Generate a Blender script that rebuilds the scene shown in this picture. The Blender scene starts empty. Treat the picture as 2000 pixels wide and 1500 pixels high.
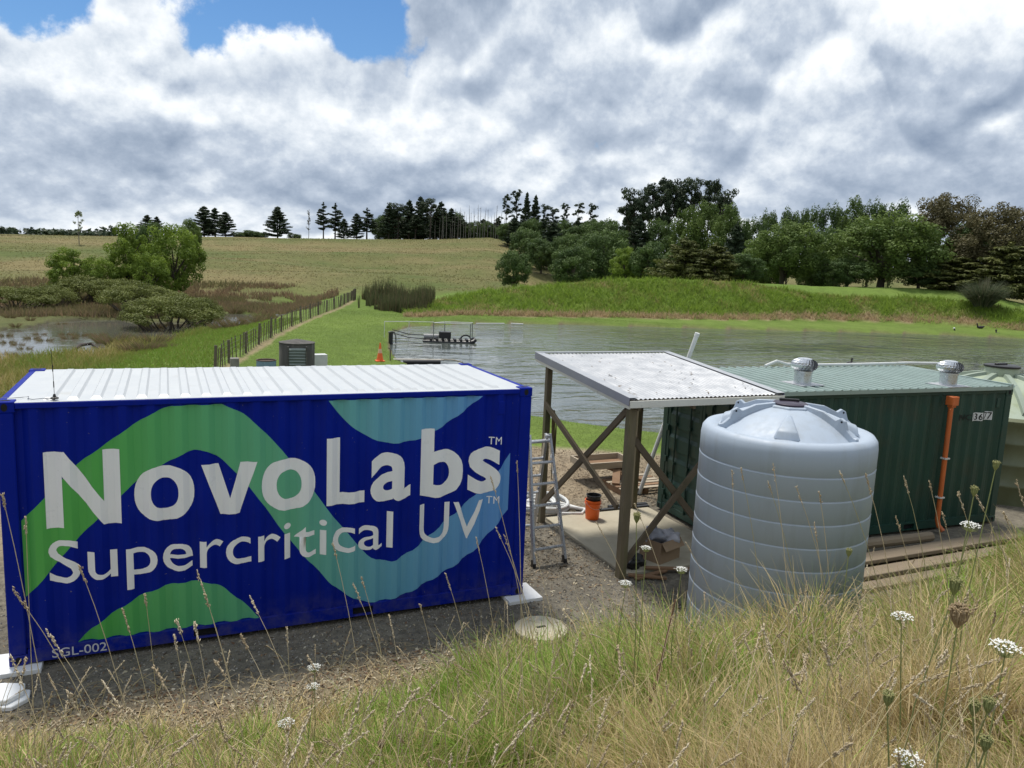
import bpy, bmesh, math, random
import numpy as np
from mathutils import Matrix, Vector, Euler
R_ = math.radians
scene = bpy.context.scene
COL = scene.collection
rng = np.random.default_rng(11)
random.seed(5)

# ------------------------------------------------------------------ camera
CAM = np.array([1.634, -9.289, 4.544])
ROT = np.array([[0.91596596, 0.40061692, 0.02263727],
                [-0.3989156, 0.90308879, 0.15905022],
                [0.04327475, -0.15471495, 0.98701093]])   # columns: right, forward, up
FPX = 1534.86
cd = bpy.data.cameras.new('camera'); cam = bpy.data.objects.new('camera', cd); COL.objects.link(cam)
cd.sensor_fit = 'HORIZONTAL'; cd.sensor_width = 36.0; cd.lens = 36.0*FPX/2000.0
cd.clip_start = 0.05; cd.clip_end = 5000
M = Matrix.Identity(4)
for i in range(3):
    M[i][0] = ROT[i, 0]; M[i][1] = ROT[i, 2]; M[i][2] = -ROT[i, 1]; M[i][3] = CAM[i]
cam.matrix_world = M
scene.camera = cam

# ------------------------------------------------------------------ sky
SUN_TO = Vector((-0.06, 0.36, 0.93)).normalized()
SUN_EL = math.asin(SUN_TO.z); SUN_AZ = math.atan2(SUN_TO.x, SUN_TO.y)
world = bpy.data.worlds.new('World'); scene.world = world; world.use_nodes = True
def build_world():
    nt = world.node_tree; N = nt.nodes; Lk = nt.links; N.clear()
    def nd(t, **kw):
        n = N.new(t)
        for k, v in kw.items(): setattr(n, k, v)
        return n
    def val(s, v):
        if hasattr(v, 'is_linked') or isinstance(v, bpy.types.NodeSocket): Lk.new(v, s)
        else: s.default_value = v
    def math_(op, a, b=0.0, clamp=False):
        n = nd('ShaderNodeMath', operation=op, use_clamp=clamp); val(n.inputs[0], a); val(n.inputs[1], b); return n.outputs[0]
    def vmath(op, a, b):
        n = nd('ShaderNodeVectorMath', operation=op); val(n.inputs[0], a); val(n.inputs[1], b)
        return n.outputs['Value'] if op == 'DOT_PRODUCT' else n.outputs[0]
    def sstep(x, lo, hi, a=0.0, b=1.0):
        n = nd('ShaderNodeMapRange', interpolation_type='SMOOTHSTEP'); val(n.inputs[0], x)
        for i, v in enumerate((lo, hi, a, b)): val(n.inputs[i+1], v)
        return n.outputs[0]
    def noise(v, scale, detail, rough, dist=0.0, lac=2.0):
        n = nd('ShaderNodeTexNoise', noise_dimensions='3D'); Lk.new(v, n.inputs['Vector'])
        n.inputs['Scale'].default_value = scale; n.inputs['Detail'].default_value = detail
        n.inputs['Roughness'].default_value = rough; n.inputs['Distortion'].default_value = dist
        n.inputs['Lacunarity'].default_value = lac
        return n.outputs['Fac']
    def mixc(f, a, b):
        n = nd('ShaderNodeMix', data_type='RGBA'); val(n.inputs['Factor'], f); val(n.inputs['A'], a); val(n.inputs['B'], b); return n.outputs['Result']
    tc = nd('ShaderNodeTexCoord'); D = tc.outputs['Generated']
    sx = nd('ShaderNodeSeparateXYZ'); Lk.new(D, sx.inputs[0]); X, Y, Z = sx.outputs
    zc = math_('MAXIMUM', Z, 0.0)
    lz = math_('LOGARITHM', math_("ADD", zc, SKY["lz0"]), math.e)     # bands pack towards the horizon as a cloud deck does
    hyp = math_('SQRT', math_('ADD', math_('MULTIPLY', X, X), math_('ADD', math_('MULTIPLY', Y, Y), 1e-6)))
    def comb(x, y, z):
        n = nd('ShaderNodeCombineXYZ'); val(n.inputs[0], x); val(n.inputs[1], y); val(n.inputs[2], z); return n.outputs[0]
    q = comb(math_('MULTIPLY', math_('DIVIDE', X, hyp), 2.2), math_('MULTIPLY', math_('DIVIDE', Y, hyp), 2.2), math_('MULTIPLY', lz, SKY['zk']))
    q = vmath('ADD', q, SKY['off'])
    # billowing density, and the same field a little nearer the sun for self shading
    def puff(v, sc, det):
        n = nd('ShaderNodeTexNoise', noise_dimensions='3D', noise_type='RIDGED_MULTIFRACTAL'); Lk.new(v, n.inputs['Vector'])
        n.inputs['Scale'].default_value = sc; n.inputs['Detail'].default_value = det; n.inputs['Roughness'].default_value = 0.5
        n.inputs['Lacunarity'].default_value = 2.1; n.inputs['Offset'].default_value = 1.0; n.inputs['Gain'].default_value = 1.0
        return n.outputs['Fac']
    def dens(v, det=9.0):
        a = noise(v, SKY['ns'], det, SKY['rough'], 0.0)
        p = puff(v, SKY['ps'], 3.0)
        return math_('ADD', math_('MULTIPLY', a, SKY['na']), math_('MULTIPLY', math_('SUBTRACT', SKY['pm'], p), SKY['pa']))
    d0 = dens(q)
    d1 = dens(vmath('ADD', q, (-0.005, 0.012, 0.050)), 8.0)
    d2 = dens(vmath('ADD', q, (-0.02, 0.04, 0.28)), 3.0)
    big = noise(q, 0.75, 3.0, 0.5)
    # gaps of blue sky
    gap = 0.0
    for (v, r0, r1, w) in SKY['gaps']:
        g = sstep(vmath('DOT_PRODUCT', D, v), math.cos(r1), math.cos(r0), 0.0, w)
        gap = math_('MAXIMUM', g, gap)
    cov = math_('SUBTRACT', math_('ADD', math_('ADD', d0, SKY['cov']), sstep(Z, 0.0, 0.16, 0.15, 0.0)), gap)
    cover = sstep(cov, 0.485, 0.545)
    lit = math_('ADD', math_('MULTIPLY', math_('SUBTRACT', d0, d1), SKY['k1']), math_('MULTIPLY', math_('SUBTRACT', d0, d2), SKY['k2']))
    lit = math_('ADD', lit, SKY['base'])
    lit = math_('SUBTRACT', lit, sstep(big, 0.42, 0.70, 0.0, SKY['bigk']))
    # deck: dark flat base, paler distance below it, bright crowns above
    warp = math_('ADD', lz, math_('MULTIPLY', math_('SUBTRACT', big, 0.5), 0.55))
    rp = nd('ShaderNodeValToRGB'); Lk.new(math_('MULTIPLY', math_('ADD', warp, SKY['dk0']), SKY['dk1']), rp.inputs[0])
    el = rp.color_ramp.elements
    stops = SKY['deck']
    while len(el) < len(stops): el.new(0.5)
    for e, (p, v) in zip(el, stops): e.position = p; e.color = (v, v, v, 1)
    rp.color_ramp.interpolation = 'EASE'
    lit = math_('ADD', lit, math_('MULTIPLY', math_('SUBTRACT', rp.outputs[0], 0.5), SKY['deckk']))
    thin = sstep(cov, 0.50, 0.66)
    lit = math_('ADD', lit, math_('MULTIPLY', math_('SUBTRACT', 1.0, thin), 0.22))
    cr = nd('ShaderNodeValToRGB'); Lk.new(math_('MULTIPLY', math_('ADD', lit, 0.45), 1/1.75), cr.inputs[0])
    el = cr.color_ramp.elements
    while len(el) < len(SKY['cols']): el.new(0.5)
    for e, (p, c) in zip(el, SKY['cols']): e.position = p; e.color = (*c, 1)
    sky = nd('ShaderNodeTexSky', sky_type='NISHITA'); sky.sun_disc = False
    sky.sun_elevation = SUN_EL; sky.sun_rotation = SUN_AZ; sky.altitude = 50; sky.air_density = 1.0; sky.dust_density = 0.3; sky.ozone_density = 6.0
    bg1 = nd('ShaderNodeBackground'); hs = nd('ShaderNodeHueSaturation'); hs.inputs['Saturation'].default_value = 1.15; Lk.new(sky.outputs[0], hs.inputs['Color']); Lk.new(hs.outputs[0], bg1.inputs[0]); bg1.inputs[1].default_value = 0.085
    bg2 = nd('ShaderNodeBackground'); Lk.new(cr.outputs[0], bg2.inputs[0]); bg2.inputs[1].default_value = SKY['str']
    mx = nd('ShaderNodeMixShader'); Lk.new(cover, mx.inputs[0]); Lk.new(bg1.outputs[0], mx.inputs[1]); Lk.new(bg2.outputs[0], mx.inputs[2])
    out = nd('ShaderNodeOutputWorld'); Lk.new(mx.outputs[0], out.inputs[0])
    world.cycles.sampling_method = 'MANUAL'; world.cycles.sample_map_resolution = 512
def pxdir(px, py):
    d = ROT @ np.array([(px-1000)/FPX, 1.0, -(py-750)/FPX]); return tuple(d/np.linalg.norm(d))
SKY = dict(lz0=0.25, dk0=1.45, dk1=1.05, zk=1.15, ns=1.6, ps=2.6, pm=0.6, rough=0.60, na=0.85, pa=0.13, off=(11.3, 4.1, 7.5), cov=0.31, k1=5.0, k2=1.2, base=0.55, bigk=0.28, deckk=0.50, str=0.92,
           gaps=[(pxdir(470, 0), 0.01, 0.125, 0.235), (pxdir(60, -20), 0.01, 0.08, 0.25), (pxdir(690, 10), 0.01, 0.08, 0.22)],
           deck=[(0.0, 0.62), (0.22, 0.55), (0.42, 0.30), (0.60, 0.58), (0.80, 0.62), (1.0, 0.45)],
           cols=[(0.0, (0.20, 0.26, 0.36)), (0.28, (0.32, 0.385, 0.485)), (0.46, (0.44, 0.505, 0.60)), (0.62, (0.62, 0.675, 0.74)), (0.78, (0.80, 0.835, 0.87)), (1.0, (0.97, 0.98, 0.98))])
build_world()
sl = bpy.data.lights.new('sun', 'SUN'); sl.energy = 3.0; sl.angle = R_(9.0); sl.color = (1.0, 0.95, 0.87)
so = bpy.data.objects.new('sun', sl); COL.objects.link(so)
so.rotation_euler = SUN_TO.to_track_quat('Z', 'Y').to_euler()
vs = scene.view_settings
vs.view_transform = 'Standard'; vs.look = 'None'; vs.exposure = 0.40; vs.gamma = 1.0; vs.use_curve_mapping = False
scene.cycles.use_denoising = True
scene.cycles.max_bounces = 6; scene.cycles.transparent_max_bounces = 8

# ------------------------------------------------------------------ helpers
def P(px, py, z):
    """world point where the line of sight of a photo pixel meets height z (used once, to survey the site)"""
    d = ROT @ np.array([(px-1000)/FPX, 1.0, -(py-750)/FPX]); t = (z-CAM[2])/d[2]; return CAM + t*d
def PY(px, py, y):
    d = ROT @ np.array([(px-1000)/FPX, 1.0, -(py-750)/FPX]); t = (y-CAM[1])/d[1]; return CAM + t*d
def PD(px, py, D):
    d = ROT @ np.array([(px-1000)/FPX, 1.0, -(py-750)/FPX]); return CAM + d*D/math.hypot(d[0], d[1])
def tag(o, label=None, cat=None, group=None, kind=None):
    if label: o['label'] = label
    if cat: o['category'] = cat
    if group: o['group'] = group
    if kind: o['kind'] = kind
    return o
def thing(name, label, cat, loc=(0, 0, 0), rz=0.0, group=None, scale=None):
    o = bpy.data.objects.new(name, None); COL.objects.link(o)
    o.location = loc; o.rotation_euler = (0, 0, rz); o.empty_display_size = 0.2
    if scale is not None: o.scale = scale if hasattr(scale, '__len__') else (scale,)*3
    return tag(o, label, cat, group)
def link(name, me, parent=None):
    o = bpy.data.objects.new(name, me); COL.objects.link(o)
    if parent is not None: o.parent = parent
    return o
def copy_tree(o, parent=None):
    c = o.copy(); COL.objects.link(c); c.parent = parent
    for ch in o.children: copy_tree(ch, c)
    return c
def mesh_from(name, V, Fs, mat=None, smooth=False, attrs=None):
    """V (n,3); Fs list of (m,k) index arrays with constant k, or a list of lists"""
    me = bpy.data.meshes.new(name)
    V = np.asarray(V, dtype=np.float32)
    if isinstance(Fs, np.ndarray): Fs = [Fs]
    if len(Fs) and isinstance(Fs[0], np.ndarray):
        nl = sum(f.size for f in Fs); npoly = sum(len(f) for f in Fs)
        me.vertices.add(len(V)); me.vertices.foreach_set('co', V.ravel())
        me.loops.add(nl); me.polygons.add(npoly)
        li = np.concatenate([f.ravel() for f in Fs]).astype(np.int32)
        tot = np.concatenate([np.full(len(f), f.shape[1], np.int32) for f in Fs])
        st = np.concatenate([[0], np.cumsum(tot)[:-1]]).astype(np.int32)
        me.loops.foreach_set('vertex_index', li); me.polygons.foreach_set('loop_start', st)
        me.update(calc_edges=True)
    else:
        me.from_pydata([tuple(map(float, v)) for v in V], [], [list(map(int, f)) for f in Fs]); me.update()
    if smooth: me.polygons.foreach_set('use_smooth', np.ones(len(me.polygons), dtype=bool))
    if attrs:
        for k, a in attrs.items():
            a = np.asarray(a, dtype=np.float32)
            if a.ndim == 1:
                t = me.attributes.new(k, 'FLOAT', 'POINT'); t.data.foreach_set('value', a)
            else:
                t = me.attributes.new(k, 'FLOAT_COLOR', 'POINT')
                t.data.foreach_set('color', np.concatenate([a, np.ones((len(a), 1), np.float32)], 1).ravel())
    if mat is not None: me.materials.append(mat)
    me.validate(clean_customdata=False)
    return me
class MB:
    """collects shapes and links them as one mesh object"""
    def __init__(s): s.v = []; s.f = []
    def add(s, V, Fs):
        o = len(s.v); s.v += [tuple(map(float, v)) for v in V]; s.f += [[i+o for i in f] for f in Fs]; return s
    def box(s, lo, hi, rz=0.0, c=None):
        (x0, y0, z0), (x1, y1, z1) = lo, hi
        V = np.array([(x0, y0, z0), (x1, y0, z0), (x1, y1, z0), (x0, y1, z0), (x0, y0, z1), (x1, y0, z1), (x1, y1, z1), (x0, y1, z1)], float)
        if rz:
            c0 = np.array(c if c is not None else ((x0+x1)/2, (y0+y1)/2, 0.0)); c0 = np.array([c0[0], c0[1], 0.0])
            R = np.array([[math.cos(rz), -math.sin(rz), 0], [math.sin(rz), math.cos(rz), 0], [0, 0, 1]])
            V = (V-c0) @ R.T + c0
        return s.add(V, [(0, 3, 2, 1), (4, 5, 6, 7), (0, 1, 5, 4), (1, 2, 6, 5), (2, 3, 7, 6), (3, 0, 4, 7)])
    def beam(s, a, b, w, h, up=(0, 0, 1)):
        a = np.array(a, float); b = np.array(b, float); d = b-a; d /= np.linalg.norm(d)
        u = np.array(up, float)
        if abs(d @ u) > 0.98: u = np.array((0, 1.0, 0))
        r = np.cross(d, u); r /= np.linalg.norm(r); u = np.cross(r, d)
        V = [p+r*i*w/2+u*j*h/2 for p in (a, b) for i, j in ((-1, -1), (1, -1), (1, 1), (-1, 1))]
        return s.add(V, [(0, 1, 2, 3), (7, 6, 5, 4), (0, 4, 5, 1), (1, 5, 6, 2), (2, 6, 7, 3), (3, 7, 4, 0)])
    def tube(s, pts, r, n=8, cap=True):
        pts = [np.array(p, float) for p in pts]; m = len(pts)
        rr = r if hasattr(r, '__len__') else [r]*m
        V = []; prev = None
        for i, p in enumerate(pts):
            t = pts[min(i+1, m-1)]-pts[max(i-1, 0)]; t = t/(np.linalg.norm(t)+1e-9)
            if prev is None:
                a = np.array((0, 0, 1.0)) if abs(t[2]) < 0.9 else np.array((1.0, 0, 0))
                u = np.cross(t, a)
            else: u = prev - t*(prev @ t)
            u /= np.linalg.norm(u)+1e-9; prev = u; w = np.cross(t, u)
            for k in range(n):
                an = 2*math.pi*k/n; V.append(p+(u*math.cos(an)+w*math.sin(an))*rr[i])
        F = []
        for i in range(m-1):
            for k in range(n):
                F.append((i*n+k, i*n+(k+1) % n, (i+1)*n+(k+1) % n, (i+1)*n+k))
        if cap: F.append(tuple(range(n-1, -1, -1))); F.append(tuple((m-1)*n+k for k in range(n)))
        return s.add(V, F)
    def lathe(s, prof, n=32, c=(0, 0, 0), a0=0.0, a1=2*math.pi):
        full = abs(a1-a0-2*math.pi) < 1e-6; k = n if full else n+1
        V = []; F = []
        for (r, z) in prof:
            for i in range(k):
                a = a0+(a1-a0)*i/n; V.append((c[0]+r*math.cos(a), c[1]+r*math.sin(a), c[2]+z))
        for j in range(len(prof)-1):
            for i in range(n):
                i2 = (i+1) % k
                F.append((j*k+i, j*k+i2, (j+1)*k+i2, (j+1)*k+i))
        return s.add(V, F)
    def extrude(s, poly, axis, a, b):
        """poly: list of 2D points in the two remaining axes; prism along axis from a to b"""
        n = len(poly); V = []
        for t in (a, b):
            for (p, q) in poly:
                v = {0: (t, p, q), 1: (p, t, q), 2: (p, q, t)}[axis]; V.append(v)
        F = [tuple(range(n-1, -1, -1)), tuple(range(n, 2*n))]+[(i, (i+1) % n, n+(i+1) % n, n+i) for i in range(n)]
        return s.add(V, F)
    def build(s, name, mat, parent=None, smooth=False, bevel=0.0, world=False, auto=None):
        V = np.array(s.v, float)
        if world and parent is not None:
            V = V - np.array(parent.location)
            if parent.rotation_euler.z:
                c, sn = math.cos(-parent.rotation_euler.z), math.sin(-parent.rotation_euler.z)
                V = V @ np.array([[c, -sn, 0], [sn, c, 0], [0, 0, 1]]).T
        me = bpy.data.meshes.new(name); me.from_pydata([tuple(v) for v in V], [], s.f); me.update()
        bm = bmesh.new(); bm.from_mesh(me); bmesh.ops.recalc_face_normals(bm, faces=bm.faces)
        if bevel > 0:
            es = [e for e in bm.edges if len(e.link_faces) == 2 and e.calc_face_angle(0) > 0.6]
            bmesh.ops.bevel(bm, geom=es, offset=bevel, segments=1, profile=0.5, affect='EDGES', clamp_overlap=True)
        bm.to_mesh(me); bm.free()
        if smooth:
            me.polygons.foreach_set('use_smooth', np.ones(len(me.polygons), dtype=bool))
            me.set_sharp_from_angle(angle=R_(auto or 35))
        me.materials.append(mat)
        return link(name, me, parent)

# ------------------------------------------------------------------ materials
class NT:
    def __init__(s, name):
        s.m = bpy.data.materials.new(name); s.m.use_nodes = True; s.t = s.m.node_tree; s.t.nodes.clear()
        s.out = s.n('ShaderNodeOutputMaterial')
    def n(s, t, **kw):
        x = s.t.nodes.new(t)
        for k, v in kw.items(): setattr(x, k, v)
        return x
    def L(s, a, b): s.t.links.new(a, b)
    def set(s, sock, v):
        if isinstance(v, bpy.types.NodeSocket): s.L(v, sock)
        elif isinstance(v, tuple) and len(v) == 3 and sock.type == 'RGBA': sock.default_value = (*v, 1)
        else: sock.default_value = v
    def coord(s, which='Object', scale=(1, 1, 1)):
        tc = s.n('ShaderNodeTexCoord'); mp = s.n('ShaderNodeMapping'); s.L(tc.outputs[which], mp.inputs[0]); mp.inputs['Scale'].default_value = scale
        return mp.outputs[0]
    def pos(s, scale=(1, 1, 1)):
        g = s.n('ShaderNodeNewGeometry'); mp = s.n('ShaderNodeMapping'); s.L(g.outputs['Position'], mp.inputs[0]); mp.inputs['Scale'].default_value = scale
        return mp.outputs[0]
    def noise(s, vec, scale, detail=4.0, rough=0.55, dist=0.0):
        x = s.n('ShaderNodeTexNoise'); s.L(vec, x.inputs['Vector']); x.inputs['Scale'].default_value = scale
        x.inputs['Detail'].default_value = detail; x.inputs['Roughness'].default_value = rough; x.inputs['Distortion'].default_value = dist
        return x.outputs['Fac']
    def mr(s, v, a, b, c=0.0, d=1.0):
        x = s.n('ShaderNodeMapRange'); s.set(x.inputs[0], v)
        for i, q in enumerate((a, b, c, d)): s.set(x.inputs[i+1], q)
        return x.outputs[0]
    def mix(s, f, a, b, mode='MIX'):
        x = s.n('ShaderNodeMix', data_type='RGBA', blend_type=mode); s.set(x.inputs['Factor'], f); s.set(x.inputs['A'], a); s.set(x.inputs['B'], b)
        return x.outputs['Result']
    def math(s, op, a, b=0.0):
        x = s.n('ShaderNodeMath', operation=op); s.set(x.inputs[0], a); s.set(x.inputs[1], b); return x.outputs[0]
    def attr(s, name, out='Color'):
        x = s.n('ShaderNodeAttribute', attribute_name=name); return x.outputs[out]
    def bump(s, h, strength, dist):
        x = s.n('ShaderNodeBump'); x.inputs['Strength'].default_value = strength; x.inputs['Distance'].default_value = dist; s.L(h, x.inputs['Height']); return x.outputs[0]
    def principled(s, col, rough=0.6, metal=0.0, normal=None, spec=0.5, **kw):
        p = s.n('ShaderNodeBsdfPrincipled'); s.set(p.inputs['Base Color'], col); s.set(p.inputs['Roughness'], rough); s.set(p.inputs['Metallic'], metal)
        s.set(p.inputs['Specular IOR Level'], spec)
        for k, v in kw.items(): s.set(p.inputs[k], v)
        if normal is not None: s.L(normal, p.inputs['Normal'])
        s.L(p.outputs[0], s.out.inputs[0]); return p
def mat(name, c, rough=0.6, metal=0.0, var=0.12, vs=3.0, bump=0.0, bs=60.0, c2=None, c2amt=(0.55, 0.75), c2scale=2.0, spec=0.5, stretch=(1, 1, 1), rvar=0.1):
    t = NT(name); v = t.coord('Object', stretch)
    n = t.noise(v, vs, 6)
    col = t.mix(t.mr(n, 0.25, 0.75), tuple(x*(1-var) for x in c), tuple(min(1, x*(1+var)) for x in c))
    if c2 is not None:
        n2 = t.noise(v, c2scale, 8, 0.65); col = t.mix(t.mr(n2, *c2amt), col, c2)
    nm = None
    if bump > 0: nm = t.bump(t.noise(v, bs, 4), bump, 0.01)
    r = t.mr(t.noise(v, vs*3, 4), 0.3, 0.7, max(0, rough-rvar), min(1, rough+rvar))
    t.principled(col, r, metal, nm, spec); return t.m
def leafmat(name, c1, c2, trans=0.3, rough=0.6):
    """thin leaves: colour runs from c1 to c2 by each leaf's own tint"""
    t = NT(name); a = t.attr('tint', 'Fac')
    col = t.mix(a, c1, c2)
    p = t.principled(col, rough, spec=0.2)
    tr = t.n('ShaderNodeBsdfTranslucent'); t.L(col, tr.inputs[0])
    mx = t.n('ShaderNodeMixShader'); mx.inputs[0].default_value = trans
    t.L(p.outputs[0], mx.inputs[1]); t.L(tr.outputs[0], mx.inputs[2]); t.L(mx.outputs[0], t.out.inputs[0])
    return t.m

# ------------------------------------------------------------------ terrain
_perm = np.random.default_rng(3).random((256, 256)).astype(np.float64)
def vnoise(x, y):
    xi = np.floor(x).astype(int); yi = np.floor(y).astype(int); fx = x-xi; fy = y-yi
    fx = fx*fx*(3-2*fx); fy = fy*fy*(3-2*fy)
    g = lambda a, b: _perm[a & 255, b & 255]
    return (g(xi, yi)*(1-fx)+g(xi+1, yi)*fx)*(1-fy)+(g(xi, yi+1)*(1-fx)+g(xi+1, yi+1)*fx)*fy
def fbm(x, y, o=4, g=0.5):
    s = 0; a = 1; t = 0
    for i in range(o): s = s+a*vnoise(x*2**i+17*i, y*2**i+31*i); t += a; a *= g
    return s/t-0.5
def sstep(x, a, b):
    t = np.clip((x-a)/(b-a), 0, 1); return t*t*(3-2*t)
def sdf(poly, x, y):
    """signed distance to a polygon, negative inside"""
    p = np.array(poly, float); d = np.full(np.shape(x), 1e9); ins = np.zeros(np.shape(x), bool)
    for i in range(len(p)):
        a, b = p[i], p[(i+1) % len(p)]; e = b-a
        t = np.clip(((x-a[0])*e[0]+(y-a[1])*e[1])/(e @ e), 0, 1)
        d = np.minimum(d, np.hypot(x-a[0]-t*e[0], y-a[1]-t*e[1]))
        c = ((a[1] > y) != (b[1] > y)); dy = b[1]-a[1] if b[1] != a[1] else 1e-9
        ins ^= c & (x < (b[0]-a[0])*(y-a[1])/dy+a[0])
    return np.where(ins, -d, d)
POND_Z = -0.80; WET_Z = -1.50
POND = [(16.1, 11.4), (14.5, 13.0), (13.2, 14.9), (12.3, 20), (12.6, 27.9), (12.7, 30.8), (13.3, 34.1), (14.6, 39.5), (16.1, 44.4), (18.8, 49.2),
        (23.7, 51.4), (26.9, 52.6), (33.6, 52.2), (42.8, 49.9), (57.9, 46.8), (69.0, 44.7), (78.0, 40.6), (95, 30), (95, 8), (60, 6), (30, 7.5), (20, 9.5)]
WETA = [tuple(P(a, b, WET_Z)[:2]) for a, b in [(-60, 706), (60, 705), (130, 699), (196, 690), (212, 678), (330, 664), (410, 644), (500, 634), (520, 622), (470, 613), (440, 614), (420, 625), (330, 632), (215, 626), (110, 628), (60, 640), (-60, 652)]]
WETB = [tuple(P(a, b, WET_Z)[:2]) for a, b in [(-80, 612), (40, 607), (135, 600), (135, 596), (-80, 602)]]
FENCE_L = np.array([(2.2, 18.0), (3.9, 26.8), (4.8, 29.8), (5.9, 33.9), (7.8, 40.5), (10.1, 47.6), (12.9, 55.6), (16.4, 64.9), (19.8, 75.6), (25, 92)])
def fence_x(y): return np.interp(y, FENCE_L[:, 1], FENCE_L[:, 0], left=0.5)
def az_of(px, py=560): d = ROT @ np.array([(px-1000)/FPX, 1.0, -(py-750)/FPX]); return math.atan2(d[0], d[1])
_mt = [(790, 612, 611), (830, 612, 596), (860, 611, 585), (900, 609, 577), (1000, 612, 562), (1100, 614, 553), (1200, 615, 545), (1300, 618, 544), (1400, 620, 548), (1500, 621, 553),
       (1600, 622, 558), (1700, 625, 560), (1800, 628, 563), (1900, 634, 570), (2000, 642, 590), (2120, 650, 602)]
_maz = np.array([az_of(a) for a, f, c in _mt]); _mrf = []; _mzc = []
for a, f, c in _mt:
    p = P(a, f, -0.2); rf = math.hypot(p[0]-CAM[0], p[1]-CAM[1]); _mrf.append(rf)
    q = PD(a, c, rf+11.0); _mzc.append(q[2])
_mrf = np.array(_mrf); _mzc = np.array(_mzc)
_ht = [(-600, 4.6), (-200, 4.9), (0, 5.3), (250, 6.3), (500, 7.6), (700, 8.6), (850, 9.6), (950, 10.6), (1010, 9.6), (1100, 8.0), (1300, 6.5), (1700, 6.0), (2400, 6.0)]
_haz = np.array([az_of(a) for a, z in _ht]); _hz = np.array([z for a, z in _ht])
_az1000, _az1150 = az_of(1000), az_of(1150)
def height(x, y):
    x = np.asarray(x, float); y = np.asarray(y, float)
    dx = x-CAM[0]; dy = y-CAM[1]; r = np.hypot(dx, dy); az = np.arctan2(dx, dy)
    z = -0.05-0.45*sstep(y, 5.5, 22.0)
    z = z+0.05*fbm(x*0.35, y*0.35)*sstep(y, 4.0, 9.0)+0.012*fbm(x*1.7, y*1.7)
    # marsh on the low side of the fence
    d = fence_x(y)-x
    low = -1.02*sstep(d, 0.6, 9.0)+0.35*fbm(x*0.12+3, y*0.12)*sstep(d, 2, 10)
    wl = sstep(y, 12, 20)
    z = z+low*wl
    z = np.where((d > 3) & (y > 14), np.maximum(z, WET_Z+0.10+0.5*np.maximum(fbm(x*0.3, y*0.3), -0.1)), z)
    for poly in (WETA, WETB):
        s = sdf(poly, x, y); z = np.where(s < 0, np.minimum(z, WET_Z-0.12-0.12*np.clip(-s, 0, 3)), np.minimum(z, WET_Z+0.06+0.35*s))
    # hill behind, rolling pasture with sheep-track terraces
    zc = np.interp(az, _haz, _hz)
    h0 = np.interp(az, [_az1000, _az1150], [96.0, 122.0])
    up = np.clip((r-h0)/(222.0-h0), 0, 1.0)
    hill = (zc+0.5)*(up**1.15)
    ter = (2.7*fbm(dx*0.03+5, r*0.085+9, 3)+0.35*fbm(dx*0.09, r*0.30, 3))*sstep(r, 98, 130)
    hill = hill+ter*(1-0.75*sstep(r, 190, 222))-np.maximum(r-226.0, 0)*0.05*sstep(r, 226, 250)
    hill = np.maximum(hill, -6.0)
    z = np.where(r > 90, z*(1-sstep(r, 96, 112))+(-0.4)*sstep(r, 96, 112)+hill, z)
    # grassed embankment beyond the pond
    rf = np.interp(az, _maz, _mrf); mc = np.interp(az, _maz, _mzc)
    s = r-rf
    wide = sstep(az, az_of(1430), az_of(1620))     # the right part has a steep front and a broad mown top
    pa_ = np.where(s < 11, sstep(s, -1.0, 11.5), 1.0-0.42*sstep(s, 14, 26))
    pb_ = np.where(s < 13, 0.62*sstep(s, -1.0, 5.5)+0.38*np.clip((s-4.5)/8.0, 0, 1), 1.0-0.42*sstep(s, 15, 27))
    prof = pa_*(1-wide)+pb_*wide
    on = sstep(az, _maz[0]-0.02, _maz[1])*(1-sstep(az, 1.25, 1.5))
    rise = (mc+0.4)*prof
    bumps = (0.55*fbm(x*0.55, y*0.55, 4)+0.25*fbm(x*1.5, y*1.5, 2))*sstep(s, 0.5, 4)*(1-0.8*sstep(s, 9.5, 12))
    z = z+on*(rise+bumps)*np.where(s > -2, 1, 0)*(1-sstep(s, 22, 45))
    # pond basin
    s = sdf(POND, x, y)
    z = np.where(s < 0, np.minimum(z, POND_Z-0.10-0.25*np.clip(-s, 0, 5)), np.where(s < 9, np.minimum(z, POND_Z+0.04+0.10*np.minimum(s, 1.0)+0.16*s), z))
    # bank in the foreground
    yt = np.interp(x, [-6, 0.0, 2.5, 5.0, 7.0, 9.0, 11.0, 13.0, 16.0, 25.0], [-1.0, -1.25, -1.75, -1.65, -2.0, -2.2, -1.75, -1.55, -1.2, -1.0])
    b = yt-y+0.25*fbm(x*0.6, y*0.6)
    zb = np.where(b > 0, 0.47*(np.sqrt(b*b+0.16)-0.4), 0.0)
    side = 0.30*sstep(x, 5.0, 11.0)*sstep(b, 0.4, 2.5)+0.45*sstep(x, 9.0, 12.5)*sstep(b, 0.3, 1.6)
    zb = np.minimum(zb+side, 2.80+0.05*zb)+0.10*fbm(x*1.3+9, y*1.3)*sstep(b, 0.2, 1.2)
    z = z+np.where(b > 0, zb, 0.0)
    return z
def hz(x, y): return float(height(np.array([x]), np.array([y]))[0])
def lawn_edge(x): return np.interp(x, [-20, 4, 9.2, 11.75, 13.5, 18, 30], [11.0, 9.5, 8.6, 7.1, 6.0, 4.6, 4.0])
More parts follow.
